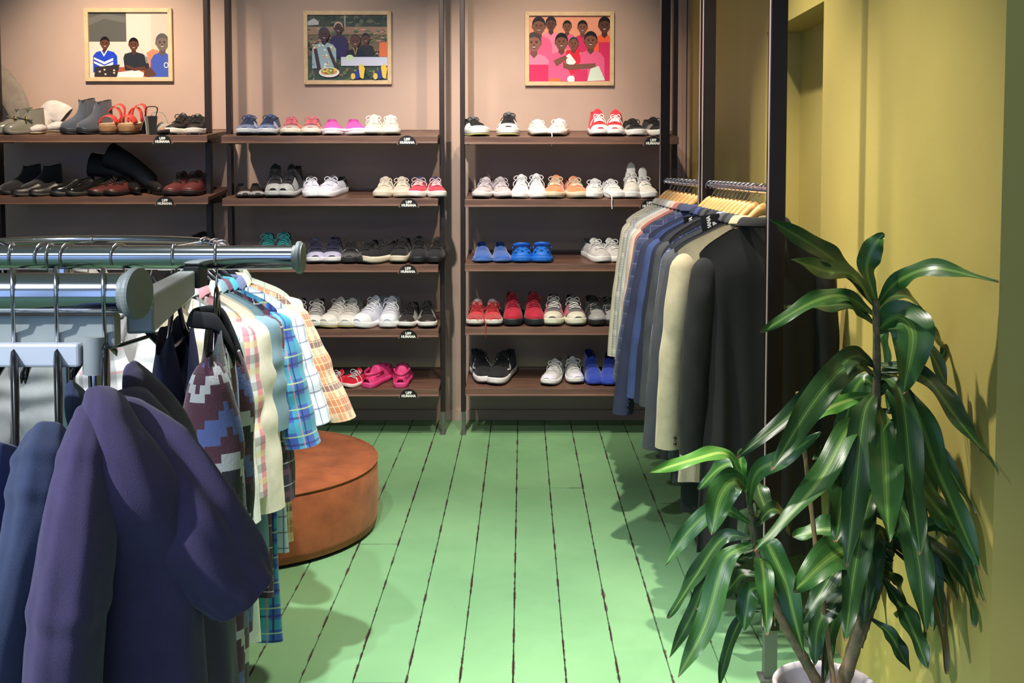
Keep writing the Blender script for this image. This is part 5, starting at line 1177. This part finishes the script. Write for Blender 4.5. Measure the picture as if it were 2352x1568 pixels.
def paint_students(p):
    p.rect(0, 0, 1, 1, (206, 196, 186)); p.rect(.78, .02, 1, .6, (196, 184, 172)); p.rect(0, 0, .47, .45, (88, 88, 84)); p.poly([(0, .2), (.2, .1), (.46, .16), (.46, .06), (.2, .02), (0, .08)][::-1], (104, 104, 100))
    p.poly([(.72, .62), (.8, .56), (.9, .6), (.92, .85), (.74, .86)][::-1], (196, 128, 96)); p.ell(.84, .5, .05, .08, (210, 190, 170))
    p.rect(.36, .84, .84, 1, (160, 84, 66)); p.poly([(.36, .92), (.6, .88), (.7, .94), (.66, 1), (.36, 1)][::-1], (226, 216, 216))
    person(p, .56, .49, .095, SK, (42, 44, 50), sw=2.6, sh=4.2, lean=.04)
    for dx in (-.005, .008, .02): p.poly([(.63+dx, .56), (.70+dx, .66), (.72+dx, .78), (.725+dx, .78), (.705+dx, .66), (.637+dx, .555)][::-1], (190, 192, 190))
    p.poly([(.46, .8), (.56, .85), (.7, .83), (.7, .87), (.56, .9), (.46, .84)][::-1], SK)
    person(p, .2, .47, .09, SK, (36, 66, 190), sw=2.7, sh=5.0)
    p.poly([(.14, .58), (.185, .68), (.235, .58), (.225, .57), (.187, .645), (.15, .57)][::-1], (236, 236, 240))
    for dz in (0, .06): p.poly([(.06, .72+dz), (.19, .8+dz), (.3, .74+dz), (.3, .7+dz), (.19, .76+dz), (.06, .69+dz)][::-1], (236, 236, 240))
    p.poly([(.07, .84), (.38, .8), (.34, .99), (.06, .99)][::-1], (52, 46, 46))
    for x, z in ((.13, .91), (.19, .88), (.2, .95), (.31, .89), (.31, .93)): p.ell(x, z, .014, .014, (224, 190, 170), 8)
    person(p, .92, .46, .125, (110, 96, 90), (66, 86, 170), hair=(90, 84, 82), sw=1.9, sh=4.4)
    p.ell(.965, .81, .03, .045, (190, 200, 216)); p.ell(.965, .81, .02, .03, (66, 86, 170)); p.poly([(.7, .86), (.78, .86), (.84, .96), (.74, 1), (.68, .96)][::-1], SK)
def paint_field(p):
    p.rect(0, 0, 1, 1, (112, 96, 76)); p.rect(0, 0, 1, .2, (58, 66, 50)); rr = random.Random(4)
    for k in range(60): p.ell(rr.random(), rr.uniform(0, .17), rr.uniform(.02, .05), rr.uniform(.015, .04), rr.choice([(44, 58, 40), (74, 84, 58), (52, 64, 48), (96, 100, 78), (36, 46, 36)]), 8)
    p.poly([(0, .1), (.08, .05), (.14, .1), (.14, .15), (0, .16)][::-1], (176, 178, 180)); p.rect(.46, 0, .475, .2, (170, 170, 166)); p.rect(0, .18, 1, .3, (150, 120, 98))
    for k in range(70): p.ell(rr.random(), rr.uniform(.2, .42), rr.uniform(.01, .04), rr.uniform(.008, .02), rr.choice([(168, 138, 112), (130, 102, 84), (70, 104, 70), (96, 122, 84), (186, 150, 122)]), 8)
    p.rect(0, .62, 1, 1, (62, 74, 52))
    for k in range(120): p.ell(rr.random(), rr.uniform(.45, 1), rr.uniform(.008, .03), rr.uniform(.01, .035), rr.choice([(50, 74, 46), (92, 112, 70), (120, 98, 74), (40, 52, 38), (150, 130, 100)]), 8)
    person(p, .39, .2, .085, SK3, (52, 40, 84), sw=2.1, sh=5.4, cap=(196, 160, 150)); person(p, .73, .36, .075, SK, (44, 40, 44), sw=2.0, sh=4)
    person(p, .6, .4, .095, SK, (34, 32, 38), sw=2.1, sh=3.6, cap=(66, 48, 54)); p.poly([(.57, .5), (.6, .62), (.63, .5), (.622, .5), (.6, .6), (.578, .5)][::-1], (196, 170, 110))
    p.rect(.9, .42, 1, .64, (214, 110, 66)); p.rect(.42, .645, 1, .78, (196, 200, 220)); p.ell(.53, .66, .05, .05, (190, 214, 180))
    person(p, .21, .3, .1, SK3, (150, 178, 190), sw=2.4, sh=5.2, cap=(48, 56, 84))
    for k in range(26): p.ell(rr.uniform(.06, .34), rr.uniform(.46, .8), .014, .016, rr.choice([(220, 150, 110), (236, 226, 210), (96, 150, 176), (206, 190, 130)]), 8)
    p.poly([(.24, .5), (.28, .5), (.38, .8), (.34, .82)][::-1], SK3); p.poly([(.08, .52), (.12, .52), (.18, .9), (.13, .9)][::-1], SK3)
    p.ell(.27, .88, .13, .075, (226, 220, 206)); p.ell(.27, .865, .1, .05, (120, 140, 70))
    for k in range(22): p.ell(.27+rr.uniform(-.08, .08), .865+rr.uniform(-.04, .04), .018, .014, rr.choice([(206, 70, 44), (230, 140, 60), (100, 140, 60), (236, 200, 90)]), 8)
    for x in (.6, .88): p.poly([(x-.06, .98), (x+.02, .84), (x+.08, .78), (x+.1, .86), (x+.04, .98)][::-1], (44, 58, 140)); p.poly([(x+.04, .8), (x+.08, .74), (x+.12, .82), (x+.1, .98), (x+.06, .96)][::-1], (226, 190, 70)); p.ell(x-.03, .94, .03, .05, (220, 184, 70), 8)
def paint_children(p):
    p.rect(0, 0, 1, 1, (226, 152, 122)); PK = (222, 92, 134); PK2 = (204, 48, 92); PK3 = (232, 130, 160)
    person(p, .27, .12, .1, SK, PK3, sw=2.0, sh=5, smile=False); person(p, .47, .16, .085, SK2, PK, sw=2.0, sh=4, smile=False); person(p, .66, .17, .095, SK2, PK2, sw=1.9, sh=4); person(p, .93, .14, .115, SK, (232, 96, 60), sw=1.9, sh=4)
    person(p, .12, .15, .125, SK2, PK, sw=2.1, sh=5); p.rect(.86, .4, 1, .98, PK2); person(p, .06, .4, .14, (140, 92, 78), PK3, hair=(74, 58, 56), sw=2.3, sh=4.4); p.rect(0, .74, .24, 1, PK2)
    person(p, .4, .39, .12, SK2, PK, sw=2.1, sh=5); person(p, .76, .37, .125, SK2, PK, sw=2.2, sh=5.2, hair=(34, 26, 26))
    p.poly([(.46, .52), (.62, .5), (.62, .82), (.52, .9), (.44, .7)][::-1], (214, 36, 52)); person(p, .55, .42, .09, SK2, (214, 36, 52), sw=1.5, sh=3.2, smile=False, cap=(40, 62, 52))
    p.poly([(.46, .6), (.5, .57), (.58, .7), (.54, .76), (.46, .72)][::-1], (238, 234, 230)); p.poly([(.42, .7), (.5, .74), (.82, .72), (.82, .79), (.5, .82), (.42, .78)][::-1], SK2); p.poly([(.3, .68), (.44, .6), (.48, .64), (.34, .76)][::-1], SK2)
    p.poly([(.76, .8), (.86, .76), (.94, .98), (.72, .99)][::-1], (206, 222, 206)); p.ell(.52, .96, .05, .05, (240, 238, 236)); p.poly([(.24, .96), (.36, .94), (.4, .99), (.24, 1)][::-1], (222, 110, 60)); p.rect(.56, .82, .72, .99, PK2)
picture(193, 19, 398, 187, 'framed photo of three smiling students at a table with a laptop', paint_students)
picture(697, 25, 900, 194, 'framed photo of women gathering vegetables in a field', paint_field)
picture(1206, 27, 1410, 197, 'framed photo of a laughing group of children in pink shirts', paint_children)
